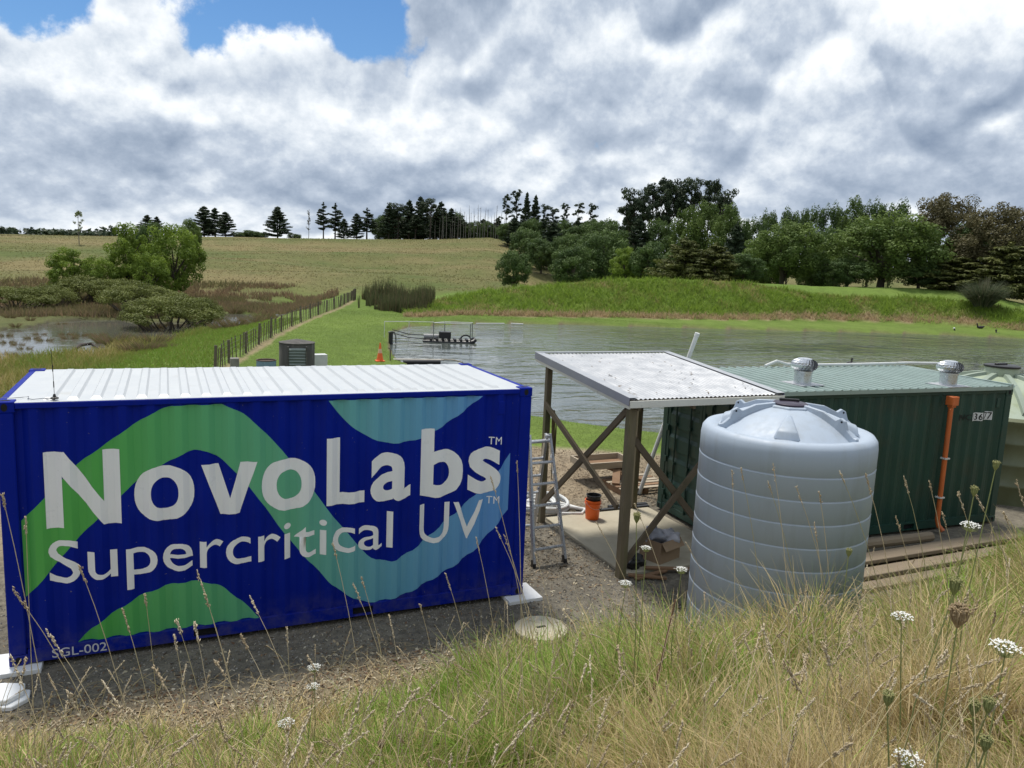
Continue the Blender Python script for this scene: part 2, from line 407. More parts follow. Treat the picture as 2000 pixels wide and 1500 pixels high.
def ground_colour(x, y):
    dx = x-CAM[0]; dy = y-CAM[1]; r = np.hypot(dx, dy); az = np.arctan2(dx, dy)
    n1 = fbm(x*0.8, y*0.8, 4); n2 = fbm(x*0.12+40, y*0.12, 4); n3 = fbm(x*3.1, y*3.1, 3)
    def L(c, c2, t): return np.asarray(c)[None, :]*(1-t[:, None])+np.asarray(c2)[None, :]*t[:, None]
    def over(c, c2, t): return c*(1-t[:, None])+c2*t[:, None]
    gravel = L((0.135, 0.125, 0.105), (0.20, 0.18, 0.145), np.clip(0.5+n1*1.6, 0, 1))
    mulch = L((0.21, 0.165, 0.115), (0.30, 0.25, 0.18), np.clip(0.5+n3*1.6, 0, 1))
    litter = L((0.17, 0.13, 0.085), (0.27, 0.225, 0.14), np.clip(0.5+n3*2.0, 0, 1))
    lawn = L((0.085, 0.135, 0.024), (0.130, 0.185, 0.040), np.clip(0.5+n2*1.5+n1*0.5, 0, 1))
    soil = L((0.10, 0.085, 0.04), (0.17, 0.14, 0.075), np.clip(0.5+n1*1.5, 0, 1))
    hilln = fbm(x*0.03+7, y*0.06, 4); hiln2 = fbm(x*0.14+70, y*0.22, 3)
    hill = L((0.085, 0.108, 0.032), (0.175, 0.148, 0.070), np.clip(0.52+hilln*1.9+hiln2*1.1, 0, 1))
    marsh = L((0.075, 0.092, 0.030), (0.115, 0.115, 0.050), np.clip(0.5+n2*2+n1*0.8, 0, 1))
    mound = L((0.085, 0.145, 0.018), (0.135, 0.185, 0.035), np.clip(0.5+n1*1.6, 0, 1))
    c = gravel
    t = sstep(y+0.6*n1, 3.0, 4.2); c = over(c, mulch, t)
    c = over(c, lawn, sstep(y-lawn_edge(x)+0.5*n1, -0.12, 0.12))
    # litter and bank
    c = over(c, litter, sstep(-(y+1.0)+1.0*n1, -0.25, 0.9)*(1-sstep(x, 4.0, 6.5)*0.5))
    yt = np.interp(x, [-6, 0.0, 2.5, 5.0, 7.0, 9.0, 11.0, 13.0, 16.0, 25.0], [-1.0, -1.25, -1.75, -1.65, -2.0, -2.2, -1.75, -1.55, -1.2, -1.0])
    c = over(c, soil, sstep(yt-y+0.6*n1, 0.3, 1.4))
    # fence dirt strip, meadow and marsh left of it
    d = fence_x(y)-x
    c = over(c, L((0.20, 0.17, 0.09), (0.26, 0.215, 0.13), np.clip(0.5+n3, 0, 1)), sstep(0.36-np.abs(d+0.25)+0.5*n1, 0.0, 0.25)*sstep(y, 14, 20)*(r < 88))
    c = over(c, marsh, sstep(d+3*n2, 7.0, 12.0)*sstep(y, 15, 20))
    brown = L((0.095, 0.062, 0.040), (0.15, 0.105, 0.062), np.clip(0.5+n1, 0, 1))
    c = over(c, brown, sstep(d+6*n2, 12, 22)*sstep(r, 72, 80)*(1-sstep(r, 100, 112)))
    c = over(c, hill, sstep(r+14*n2-np.interp(az, [_az1000, _az1150], [0.0, 22.0]), 92, 108))
    rf = np.interp(az, _maz, _mrf); s = r-rf
    on = sstep(az, _maz[0]-0.01, _maz[1])*(s > -3)*(s < 30)
    c = over(c, mound, on*sstep(s, 0.0, 0.6))
    c = over(c, L((0.21, 0.145, 0.09), (0.29, 0.22, 0.145), np.clip(0.5+n3, 0, 1)), on*sstep(s+1.0*n1, -0.3, 0.2)*(1-sstep(s+2.2*n1, 0.8, 1.9)))
    top = L((0.10, 0.165, 0.030), (0.14, 0.20, 0.045), np.clip(0.5+n2, 0, 1))
    sl = np.interp(az, [az_of(1430), az_of(1620), az_of(1950)], [10.5, 6.2, 5.4])
    c = over(c, top, on*sstep(s, sl, sl+0.8))
    # trodden edge of the pond
    sp = sdf(POND, x, y)
    c = over(c, L((0.10, 0.085, 0.05), (0.16, 0.13, 0.08), np.clip(0.5+n3, 0, 1)), 1-sstep(sp+0.25*n1, 0.05, 0.22))
    sw = np.minimum(sdf(WETA, x, y), sdf(WETB, x, y))
    c = over(c, np.tile(np.array([[0.05, 0.045, 0.03]]), (len(x), 1)), 1-sstep(sw, 0.0, 0.6))
    return c
def ground_material():
    t = NT('ground'); base = t.attr('zone'); p = t.pos()
    f = t.noise(p, 11.0, 8, 0.7); g = t.noise(p, 0.9, 6, 0.6)
    col = t.mix(1.0, base, t.mix(t.mr(f, 0.25, 0.75), (0.45, 0.45, 0.45), (1.55, 1.52, 1.45)), 'MULTIPLY')
    col = t.mix(1.0, col, t.mix(t.mr(g, 0.3, 0.7), (0.85, 0.85, 0.85), (1.15, 1.15, 1.15)), 'MULTIPLY')
    nm = t.bump(f, 0.9, 0.05)
    t.principled(col, 0.95, 0, nm, 0.15); return t.m
def build_ground():
    deg = np.concatenate([np.arange(-180, -16, 2.0), np.arange(-16, 64, 0.16), np.arange(64, 180, 2.0)])
    a = np.radians(deg); rs = [0.0]; r = 0.35
    while r < 1600: rs.append(r); r *= 1.026
    rs = np.array(rs[1:]); na, nr = len(a), len(rs)
    rr, aa = np.meshgrid(rs, a, indexing='ij')
    x = (CAM[0]+rr*np.sin(aa)).ravel(); y = (CAM[1]+rr*np.cos(aa)).ravel()
    z = height(x, y)
    i = np.arange(nr-1)[:, None]*na+np.arange(na)[None, :]
    j = np.arange(nr-1)[:, None]*na+(np.arange(na)[None, :]+1) % na
    F = np.stack([i, i+na, j+na, j], -1).reshape(-1, 4)
    V = np.stack([x, y, z], 1); col = ground_colour(x, y)
    V = np.concatenate([V, [[CAM[0], CAM[1], hz(CAM[0], CAM[1])]]]); col = np.concatenate([col, [[0.13, 0.11, 0.06]]])
    c = len(V)-1; tri = np.stack([np.full(na, c), np.arange(na), (np.arange(na)+1) % na], 1)
    me = mesh_from('ground', V, [F, tri], ground_material(), True, {'zone': col})
    return tag(link('ground', me), kind='structure')
build_ground()
def water_material(name, col, amp, scale, rough):
    t = NT(name)
    a = t.noise(t.pos((1.0, 1.7, 1.0)), scale, 4, 0.55, 0.6); b = t.noise(t.pos((0.30, 0.55, 1)), scale, 3, 0.5, 0.4)
    calm = t.mr(t.noise(t.pos((0.035, 0.075, 1)), 1.3, 3), 0.36, 0.60, 0.2, 1.0)
    h = t.math('ADD', t.math('MULTIPLY', a, calm), b)
    nm = t.bump(h, 1.0, amp)
    t.principled(col, rough, 0, nm, 0.5, IOR=1.45); return t.m
def sheet(name, poly, z, m):
    me = bpy.data.meshes.new(name); me.from_pydata([(x, y, z) for x, y in poly], [], [list(range(len(poly)))]); me.update(); me.materials.append(m)
    return tag(link(name, me), kind='structure')
sheet('pond_water', [(10, 8), (110, 2), (110, 60), (10, 60)], POND_Z, water_material('pond_water', (0.085, 0.100, 0.090), 0.10, 1.05, 0.02))
wx = [p[0] for p in WETA+WETB]; wy = [p[1] for p in WETA+WETB]
sheet('marsh_water', [(min(wx)-4, min(wy)-2), (max(wx)+2, min(wy)-2), (max(wx)+6, max(wy)+4), (min(wx)-4, max(wy)+4)], WET_Z, water_material('marsh_water', (0.10, 0.10, 0.085), 0.010, 1.2, 0.02))

# ------------------------------------------------------------------ shipping containers
CL, CW = 6.058, 2.438
def blue_material():
    t = NT('blue_paint'); v = t.coord('Object'); st = t.coord('Object', (7.0, 7.0, 0.45))
    col = t.mix(t.mr(t.noise(v, 1.5, 6), 0.3, 0.7), (0.001, 0.011, 0.225), (0.001, 0.014, 0.27))
    col = t.mix(t.math('MULTIPLY', t.mr(t.noise(st, 1.6, 6, 0.6), 0.52, 0.80), 0.45), col, (0.012, 0.020, 0.15))      # rain streaks
    sx = t.n('ShaderNodeSeparateXYZ'); t.L(v, sx.inputs[0])
    dust = t.math('MULTIPLY', t.mr(sx.outputs[2], 0.45, 0.0, 0.0, 1.0), t.mr(t.noise(v, 6.0, 8, 0.7), 0.40, 0.75))      # road dust along the bottom rail
    col = t.mix(t.math('MULTIPLY', dust, 0.55), col, (0.13, 0.115, 0.095))
    chip = t.mr(t.noise(v, 28.0, 3, 0.5), 0.735, 0.75); col = t.mix(t.math('MULTIPLY', chip, 0.8), col, (0.16, 0.15, 0.17))
    t.principled(col, t.mr(t.noise(st, 3.0, 4), 0.3, 0.7, 0.40, 0.55), 0, t.bump(t.noise(v, 7.0, 3), 0.06, 0.01), 0.12); return t.m
M_BLUE = blue_material()
M_WROOF = mat('white_roof_paint', (0.47, 0.49, 0.505), 0.45, var=0.04, vs=1.2, c2=(0.37, 0.37, 0.35), c2amt=(0.58, 0.85), c2scale=2.5)
M_VINYL = mat('white_vinyl', (0.84, 0.85, 0.87), 0.35, var=0.02)
M_DARK = mat('dark_opening', (0.006, 0.006, 0.008), 0.9)
M_GREENC = mat('green_paint', (0.012, 0.050, 0.036), 0.5, var=0.18, vs=0.9, bump=0.1, bs=14, c2=(0.03, 0.045, 0.03), c2amt=(0.52, 0.75), c2scale=1.6)
def prof_side(x, x0=0.30, p=0.278, dep=0.045):
    u = ((x-x0) % p)/p
    a, b, c = 0.26, 0.5, 0.76
    if u < a: return 0.0
    if u < b: return dep*(u-a)/(b-a)
    if u < c: return dep
    return dep*(1-(u-c)/(1-c))
def side_breaks(xa, xb, x0=0.30, p=0.278):
    out = [xa]; k = math.floor((xa-x0)/p)-1
    while True:
        k += 1; stop = False
        for f in (0, 0.26, 0.5, 0.76):
            v = x0+(k+f)*p
            if v >= xb: stop = True; break
            if v > xa+1e-4: out.append(v)
        if stop: break
    return out+[xb]
def corrugated(mb, xa, xb, z0, z1, y0, sgn, th=0.002):
    """vertical-ribbed steel sheet facing -y (sgn=1) or +y (sgn=-1)"""
    br = side_breaks(xa, xb); V = []; F = []
    for x in br:
        y = y0+sgn*prof_side(x); V += [(x, y, z0), (x, y, z1)]
    for i in range(len(br)-1): F.append((2*i, 2*i+2, 2*i+3, 2*i+1) if sgn > 0 else (2*i, 2*i+1, 2*i+3, 2*i+2))
    mb.add(V, F)
def casting(root, x, y, z, m, mh, faces):
    """corner block 0.178 x 0.162 x 0.118, with its oval handling holes"""
    b = MB(); b.box((x, y, z), (x+0.178, y+0.162, z+0.118)); o = b.build('corner_casting', m, root, bevel=0.008)
    for f in faces:
        h = MB(); n = 14; pts = []
        for k in range(n):
            a = 2*math.pi*k/n; u = 0.030*math.cos(a); w = 0.042*math.sin(a)
            if f == '-y': pts.append((x+0.089+u, y-0.0025, z+0.059+w))
            elif f == '+y': pts.append((x+0.089-u, y+0.1645, z+0.059+w))
            elif f == '-x': pts.append((x-0.0025, y+0.081-u, z+0.059+w))
            elif f == '+x': pts.append((x+0.1805, y+0.081+u, z+0.059+w))
            elif f == '+z': pts.append((x+0.089+w*1.2, y+0.081+u, z+0.1205))
        h.add(pts, [list(range(n))]); h.build('handling_hole', mh, o)
    return o
def container(root, H, m, roof_m, doors_left=False):
    # posts, castings
    for i, x in enumerate((0, CL-0.178)):
        for j, y in enumerate((0, CW-0.162)):
            b = MB(); xx = x+(0.004 if i == 0 else 0.014); yy = y+(0.004 if j == 0 else 0.0)
            b.box((xx, yy, 0.118), (xx+0.160, yy+0.156, H-0.118)); b.build('corner_post', m, root, bevel=0.01)
            fx = '-x' if i == 0 else '+x'; fy = '-y' if j == 0 else '+y'
            casting(root, x, y, 0.0, m, M_DARK, (fx, fy)); casting(root, x, y, H-0.118, m, M_DARK, (fx, fy, '+z'))
    # rails
    for y in (0.010, CW-0.070):
        MB().box((0.178, y, H-0.080), (CL-0.178, y+0.060, H-0.018)).build('top_rail', m, root, bevel=0.006)
    for y in (0.006, CW-0.056):
        mb = MB(); z0, z1 = 0.018, 0.165
        xs = [0.178, 1.80, 2.14, 3.68, 4.02, CL-0.178] if True else []
        for a, b in ((0.178, 1.84), (2.10, 3.70), (3.96, CL-0.178)): mb.box((a, y, z0), (b, y+0.05, z1))
        for a, b in ((1.84, 2.10), (3.70, 3.96)): mb.box((a, y+0.001, 0.135), (b, y+0.049, z1-0.001)); mb.box((a, y+0.001, z0+0.002), (b, y+0.049, z0+0.014))
        mb.build('bottom_rail', m, root)
    for a in (1.84, 3.70):
        mb = MB(); t = 0.004
        mb.box((a+t, 0.057, 0.034), (a+0.26-t, CW-0.06, 0.134)); mb.build('fork_pocket', M_DARK, root)
    for x in (0.010, CL-0.080):
        MB().box((x, 0.162, H-0.110), (x+0.070, CW-0.162, H-0.012)).build('end_header', m, root, bevel=0.006)
        MB().box((x, 0.162, 0.018), (x+0.070, CW-0.162, 0.150)).build('end_sill', m, root, bevel=0.006)
    # floor, walls
    MB().box((0.09, 0.07, 0.140), (CL-0.09, CW-0.07, 0.165)).build('floor', M_DARK, root)
    mb = MB(); corrugated(mb, 0.160, CL-0.160, 0.160, H-0.078, 0.022, 1); mb.build('side_panel', m, root)
    mb = MB(); corrugated(mb, 0.160, CL-0.160, 0.160, H-0.078, CW-0.022, -1); mb.build('side_panel', m, root)
    ends = [CL-0.045] if doors_left else [0.045, CL-0.045]
    for x in ends:
        mb = MB(); br = side_breaks(0.15, CW-0.15); V = []; F = []
        s = 1 if x < 1 else -1
        for y in br:
            xx = x+s*prof_side(y); V += [(xx, y, 0.148), (xx, y, H-0.108)]
        for i in range(len(br)-1): F.append((2*i, 2*i+1, 2*i+3, 2*i+2))
        mb.add(V, F); mb.build('end_panel', m, root)
    # roof skin
    MB().box((0.080, 0.020, H-0.030), (CL-0.080, CW-0.020, H-0.014)).build('roof_panel', roof_m, root)
class Decal:
    pass
def decal(name, polys, m, root, gap=0.004, wrap=True, y0=0.022):
    """flat print laid on the ribbed panel: polys are (x, z) outlines or a ready mesh"""
    bm = bmesh.new()
    if isinstance(polys, bpy.types.Mesh): bm.from_mesh(polys)
    else:
        for pl in polys: bm.faces.new([bm.verts.new((x, 0, z)) for x, z in pl])
    bmesh.ops.triangulate(bm, faces=bm.faces)
    if wrap:
        xs = [v.co.x for v in bm.verts]
        for x in side_breaks(min(xs), max(xs))[1:-1]:
            bmesh.ops.bisect_plane(bm, geom=list(bm.verts)+list(bm.edges)+list(bm.faces), plane_co=(x, 0, 0), plane_no=(1, 0, 0), dist=1e-5)
        for v in bm.verts: v.co.y = y0+prof_side(v.co.x)-gap
    else:
        for v in bm.verts: v.co.y = y0-gap
    bmesh.ops.recalc_face_normals(bm, faces=bm.faces)
    for f in bm.faces:
        if f.normal.y > 0: f.normal_flip()
    me = bpy.data.meshes.new(name); bm.to_mesh(me); bm.free(); me.materials.append(m)
    return link(name, me, root)
def glyphs(txt, x0, x1, zb, zt, offset=0.0, size_on='cap', ref=None):
    """text outline as a mesh in the x/z plane, fitted to x0..x1 and, from baseline zb, to height zt of ref"""
    def mk(t):
        c = bpy.data.curves.new('t', 'FONT'); c.body = t; c.offset = offset; c.resolution_u = 6
        o = bpy.data.objects.new('t', c); COL.objects.link(o); bpy.context.view_layer.update()
        me = bpy.data.meshes.new_from_object(o.evaluated_get(bpy.context.evaluated_depsgraph_get())); bpy.data.objects.remove(o); return me
    me = mk(txt); V = np.zeros(len(me.vertices)*3, np.float32); me.vertices.foreach_get('co', V); V = V.reshape(-1, 3)
    r = V
    if ref:
        mr = mk(ref); r = np.zeros(len(mr.vertices)*3, np.float32); mr.vertices.foreach_get('co', r); r = r.reshape(-1, 3)
    lo, hi = r[:, 1].min(), r[:, 1].max()
    xa, xb = V[:, 0].min(), V[:, 0].max()
    W = np.zeros_like(V); W[:, 0] = x0+(V[:, 0]-xa)/(xb-xa)*(x1-x0); W[:, 2] = zb+(V[:, 1]-lo)/(hi-lo)*(zt-zb)
    me.vertices.foreach_set('co', W.ravel()); me.update(); return me
def smooth_path(p, k=4):
    p = np.array(p, float); out = []
    for i in range(len(p)-1):
        a = p[max(i-1, 0)]; b = p[i]; c = p[i+1]; d = p[min(i+2, len(p)-1)]
        for j in range(k):
            t = j/k; out.append(tuple(0.5*((2*b)+(c-a)*t+(2*a-5*b+4*c-d)*t*t+(3*b-a-3*c+d)*t**3)))
    out.append(tuple(p[-1])); return out
def ring(cx, cz, rx, rz, ix, iz, n=36, e=2.25):
    def se(a, b, t): c, s = math.cos(t), math.sin(t); return (cx+a*math.copysign(abs(c)**(2/e), c), cz+b*math.copysign(abs(s)**(2/e), s))
    out = []
    for k in range(n):
        t0, t1 = 2*math.pi*k/n, 2*math.pi*(k+1)/n
        out.append([se(rx, rz, t0), se(rx, rz, t1), se(ix, iz, t1), se(ix, iz, t0)])
    return out
blue = thing('shipping_container', 'royal blue shipping container with white roof, green swoosh and large white lettering', 'container')
BH = 2.896
container(blue, BH, M_BLUE, M_WROOF)
x = 0.42; first = None      # pressed ribs of the white roof, one part each
while x < CL-0.35:
    if first is None:
        a, b = 0.0, 0.112; z0 = BH-0.0141; h = 0.026; ya, yb = 0.13, CW-0.13
        V = [(a, ya, z0), (b, ya, z0), (b, yb, z0), (a, yb, z0), (a+0.022, ya+0.04, z0+h), (b-0.022, ya+0.04, z0+h), (b-0.022, yb-0.04, z0+h), (a+0.022, yb-0.04, z0+h)]
        first = MB().add(V, [(4, 5, 6, 7), (0, 1, 5, 4), (1, 2, 6, 5), (2, 3, 7, 6), (3, 0, 4, 7)]).build('roof_rib', M_WROOF, blue); o = first
    else: o = link('roof_rib', first.data, blue)
    o.location = (x, 0, 0); x += 0.222
# printed graphics
rib_up = smooth_path([(0.175, 1.603), (0.395, 1.836), (0.708, 2.178), (0.963, 2.372), (1.273, 2.6), (1.52, 2.745), (1.666, 2.795)], 3)+smooth_path([(2.188, 2.795), (2.418, 2.676), (2.62, 2.48), (2.78, 2.301), (2.908, 2.138), (3.231, 1.673), (3.455, 1.343), (3.633, 1.122), (3.796, 0.904), (3.928, 0.771), (4.147, 0.694), (4.301, 0.715), (4.562, 0.874), (4.901, 1.151), (5.136, 1.331), (5.331, 1.503), (5.646, 1.809), (5.80, 2.009)], 3)
rib_dn = smooth_path([(5.80, 1.222), (5.615, 1.018), (5.36, 0.744), (5.12, 0.571), (4.888, 0.443), (4.441, 0.235), (4.17, 0.176), (3.904, 0.178), (3.708, 0.258), (3.45, 0.462), (3.304, 0.642), (3.112, 0.87), (2.943, 1.096), (2.777, 1.338), (2.649, 1.544), (2.473, 1.803), (2.339, 1.973), (2.196, 2.134), (2.071, 2.232), (1.953, 2.275), (1.845, 2.270), (1.695, 2.205), (1.547, 2.121), (1.285, 1.954), (1.139, 1.82), (0.891, 1.562), (0.702, 1.366), (0.549, 1.186), (0.351, 0.934), (0.217, 0.787), (0.178, 0.751)], 3)
def swoosh_material():
    t = NT('swoosh_print'); v = t.coord('Object'); s = t.n('ShaderNodeSeparateXYZ'); t.L(v, s.inputs[0])
    r = t.n('ShaderNodeValToRGB'); t.L(t.mr(s.outputs[0], 0.0, 6.0), r.inputs[0]); e = r.color_ramp.elements
    e[0].position = 0.16; e[0].color = (0.085, 0.40, 0.085, 1); e[1].position = 0.92; e[1].color = (0.11, 0.30, 0.64, 1)
    q = e.new(0.50); q.color = (0.12, 0.42, 0.27, 1); q = e.new(0.66); q.color = (0.13, 0.38, 0.47, 1)
    t.principled(r.outputs[0], 0.35); return t.m
M_SW = swoosh_material()
decal('swoosh_ribbon', [rib_up+rib_dn], M_SW, blue, gap=0.003)
decal('swoosh_hump', [smooth_path([(0.655, 0.172), (0.793, 0.299), (0.969, 0.43), (1.1, 0.507), (1.29, 0.621), (1.589, 0.712), (1.773, 0.722), (1.926, 0.709), (2.143, 0.623), (2.317, 0.466), (2.461, 0.31), (2.575, 0.172)], 3)], M_SW, blue, gap=0.003)
decal('swoosh_bowl', [smooth_path([(3.383, 2.80), (3.512, 2.633), (3.668, 2.469), (3.865, 2.338), (4.045, 2.258), (4.248, 2.232), (4.532, 2.277), (4.712, 2.361), (4.902, 2.466), (5.09, 2.595), (5.228, 2.694), (5.36, 2.80)], 3)], M_SW, blue, gap=0.003)
w = 0.165
zb, zc, xh = 1.497, 2.337, 2.105
decal('letter', [[(0.407, zb), (0.407+w, zb), (0.407+w, 2.07), (0.955, zb), (1.129, zb), (1.129, zc), (1.129-w, zc), (1.129-w, 1.76), (0.60, zc), (0.407, zc)]], M_VINYL, blue, 0.006)
decal('letter', ring(1.570, 1.800, 0.309, 0.318, 0.142, 0.178), M_VINYL, blue, 0.006)
xv0, xv1 = 1.955, 2.565
decal('letter', [[(xv0, xh), (xv0+0.185, xh), ((xv0+xv1)/2, 1.69), (xv1-0.185, xh), (xv1, xh), ((xv0+xv1)/2+0.105, zb), ((xv0+xv1)/2-0.105, zb)]], M_VINYL, blue, 0.006)
decal('letter', ring(2.925, 1.800, 0.312, 0.318, 0.144, 0.178), M_VINYL, blue, 0.006)
decal('letter', [[(3.365, zb), (3.365+w, zb), (3.365+w, zc), (3.365, zc)], [(3.365+w, zb), (3.839, zb), (3.839, zb+0.150), (3.365+w, zb+0.150)]], M_VINYL, blue, 0.006)
decal('letter', glyphs('a', 3.905, 4.425, zb-0.012, xh+0.012, 0.026), M_VINYL, blue, 0.006)
decal('letter', glyphs('b', 4.545, 5.125, zb-0.012, 2.395, 0.026), M_VINYL, blue, 0.006)
decal('letter', glyphs('s', 5.205, 5.655, zb-0.012, xh+0.012, 0.030), M_VINYL, blue, 0.006)
decal('letter_row', glyphs('Supercritical', 0.411, 4.20, 0.870, 1.360, 0.002, ref='S'), M_VINYL, blue, 0.006)
decal('letter_row', glyphs('UV', 4.551, 5.429, 0.875, 1.405, 0.0), M_VINYL, blue, 0.006)
for z in (2.143, 1.335): decal('trademark', glyphs('TM', 5.482, 5.650, z, z+0.102, 0.0), M_VINYL, blue, 0.006)
decal('serial_number', glyphs('SGL-002', 0.405, 0.936, 0.040, 0.140, 0.004, ref='2'), mat('grey_lettering', (0.55, 0.56, 0.62), 0.5), blue, 0.004, wrap=False, y0=0.006)
# small vent cover near the top right
MB().box((5.58, 0.012, 2.55), (5.68, 0.030, 2.72)).build('vent_cover', M_BLUE, blue, bevel=0.006)

# ------------------------------------------------------------------ green container with its own iron roof
green = thing('shipping_container', 'dark green shipping container under a pale corrugated iron roof with two vents', 'container', (10.11, 0.48, -0.012), R_(-2.1))
GH = 2.591
M_GIRON = mat('pale_green_iron', (0.30, 0.38, 0.35), 0.38, 0.25, var=0.10, vs=2, c2=(0.22, 0.26, 0.24), c2amt=(0.55, 0.8), c2scale=3)
container(green, GH, M_GREENC, M_GREENC, doors_left=True)
for d0, d1 in ((0.165, 1.212), (1.226, 2.273)):      # pair of cargo doors on the near end
    mb = MB(); mb.box((0.050, d0, 0.155), (0.062, d1, GH-0.112))
    for (a, b) in ((d0, d0+0.07), (d1-0.07, d1)): mb.box((0.018, a, 0.158), (0.049, b, GH-0.115))
    for z in (0.158, GH-0.185): mb.box((0.019, d0+0.071, z), (0.049, d1-0.071, z+0.07))
    o = mb.build('door', M_GREENC, green)
    n = 5; hh = (GH-0.42)/n
    mb = MB()
    for i in range(n):
        z = 0.24+i*hh; ya, yb = d0+0.075, d1-0.075
        mb.add([(0.047, ya, z+0.06), (0.047, yb, z+0.06), (0.022, yb, z+0.12), (0.022, ya, z+0.12), (0.022, ya, z+hh-0.10), (0.022, yb, z+hh-0.10), (0.047, yb, z+hh-0.03), (0.047, ya, z+hh-0.03)],
               [(0, 1, 2, 3), (3, 2, 5, 4), (4, 5, 6, 7), (0, 3, 4, 7), (1, 6, 5, 2)])
    mb.build('door_panel', M_GREENC, o)
    for yy in (d0+0.30, d1-0.30):
        mb = MB(); mb.tube([(-0.002, yy, 0.12), (-0.002, yy, GH-0.10)], 0.017, 8)
        for z in (0.35, 0.95, 1.7, 2.25): mb.box((-0.022, yy-0.035, z), (0.022, yy+0.035, z+0.05))
        mb.build('locking_bar', M_GREENC, o)
    for z in (0.30, 0.95, 1.55, 2.15):
        MB().box((-0.008, (d0-0.03 if d0 < 1 else d1-0.05), z), (0.017, (d0+0.05 if d0 < 1 else d1+0.03), z+0.11)).build('hinge', M_GREENC, o)
mb = MB(); V = []; F = []; p = 0.190      # trapezoid-rib roofing laid across the box
xs = []; x = -0.02
while x < CL-0.13:
    xs += [(x, 0), (x+0.115, 0), (x+0.130, 0.045), (x+0.172, 0.045)]; x += p
zf, zb_ = GH+0.030, GH+0.065
for (x, h) in xs: V += [(x, -0.06, zf+h), (x, CW+0.06, zb_+h), (x, -0.06, zf+h-0.006), (x, CW+0.06, zb_+h-0.006)]
for i in range(len(xs)-1):
    a = 4*i; b = a+4; F += [(a, b, b+1, a+1), (a+2, a+3, b+3, b+2), (a, a+2, b+2, b), (a+1, b+1, b+3, a+3)]
mb.add(V, F); mb.build('iron_roof', M_GIRON, green)
MB().box((-0.02, -0.072, GH-0.005), (CL-0.16, -0.061, zf+0.034)).build('roof_flashing', M_GIRON, green)
MB().box((CL-0.165, -0.06, GH+0.002), (CL-0.10, CW+0.06, zb_+0.036)).build('roof_flashing', M_GIRON, green)
for y in (0.25, 1.2, 2.1): MB().box((0.03, y, GH+0.0005), (CL-0.20, y+0.09, GH+0.028)).build('roof_batten', M_GREENC, green)
# stencilled number plates
M_PLATE = mat('white_plate', (0.62, 0.64, 0.64), 0.6, var=0.15, vs=9, c2=(0.16, 0.18, 0.17), c2amt=(0.60, 0.66), c2scale=9); M_BLK = mat('black_lettering', (0.006, 0.008, 0.008), 0.6)
gx = lambda px, py: PY(px, py, 0.30)
def gl(x): return x-10.11      # world x to container x along the panel (nearly parallel)
y0 = 0.018
decal('serial_letters', glyphs('PNC', 4.76, 5.06, 2.02, 2.13, 0.012), M_BLK, green, 0.006, y0=y0)
decal('number_plate', [[(5.09, 2.0), (5.36, 2.0), (5.36, 2.155), (5.09, 2.155)]], M_PLATE, green, 0.006, y0=y0)
decal('number_plate', [[(5.42, 2.01), (5.60, 2.01), (5.60, 2.17), (5.42, 2.17)]], M_PLATE, green, 0.006, y0=y0)
decal('serial_digits', glyphs('336', 5.105, 5.345, 2.015, 2.14, 0.012), M_BLK, green, 0.009, y0=y0)
decal('serial_digits', glyphs('77', 5.435, 5.585, 2.025, 2.155, 0.006), M_BLK, green, 0.009, y0=y0)
decal('serial_mark', [[(5.375, 2.04), (5.405, 2.04), (5.405, 2.12), (5.375, 2.12)]], M_BLK, green, 0.006, y0=y0)
MB().box((5.68, 0.008, 2.24), (5.76, 0.03, 2.42)).build('vent_cover', M_GREENC, green, bevel=0.006)

# ------------------------------------------------------------------ yard: shed, tanks and everything standing about
GZ = -0.05
M_WOOD = mat('weathered_timber', (0.165, 0.135, 0.085), 0.85, var=0.30, vs=1.2, bump=0.5, bs=30, c2=(0.09, 0.10, 0.035), c2amt=(0.48, 0.72), c2scale=1.3, stretch=(6, 6, 0.7))
M_WOODX = mat('brace_timber', (0.13, 0.10, 0.065), 0.85, var=0.30, vs=2.0, bump=0.5, bs=30, c2=(0.07, 0.065, 0.035), c2amt=(0.5, 0.75), c2scale=2.0)
M_ZINC = mat('pale_zinc_iron', (0.43, 0.44, 0.46), 0.36, 0.35, var=0.06, vs=1.4, c2=(0.37, 0.37, 0.37), c2amt=(0.62, 0.9), c2scale=4)
M_FASC = mat('fascia_paint', (0.62, 0.61, 0.55), 0.5, var=0.08, vs=2, c2=(0.25, 0.24, 0.17), c2amt=(0.62, 0.80), c2scale=4)
M_FLASH = mat('grey_flashing', (0.30, 0.31, 0.38), 0.4, 0.3, var=0.08)
M_CONC = mat('concrete', (0.40, 0.36, 0.27), 0.85, var=0.10, vs=1.2, bump=0.2, bs=40, c2=(0.30, 0.26, 0.19), c2amt=(0.50, 0.78), c2scale=1.8)
M_GALV = mat('aluminium', (0.62, 0.64, 0.67), 0.32, 0.85, var=0.06, vs=8)
M_BLACK = mat('black_plastic', (0.012, 0.012, 0.013), 0.45)
M_WHITE = mat('white_pvc', (0.62, 0.63, 0.62), 0.45, var=0.06, vs=5, c2=(0.40, 0.38, 0.32), c2amt=(0.58, 0.8), c2scale=6)
M_ORANGE = mat('orange_plastic', (0.80, 0.13, 0.012), 0.42, var=0.05)
M_LEAF_DRY = mat('dead_leaf', (0.14, 0.095, 0.05), 0.8, var=0.3, vs=20)
shed = thing('lean_to_shelter', 'open timber lean-to with zinc corrugated roof and crossed braces', 'shelter', (7.75, 0.2, GZ))
RX0, RX1, RY0, RY1, RZ0, RZ1 = 7.54, 10.33, -0.05, 3.08, 2.66, 2.925
rz_at = lambda y: RZ0+(RZ1-RZ0)*(y-RY0)/(RY1-RY0)
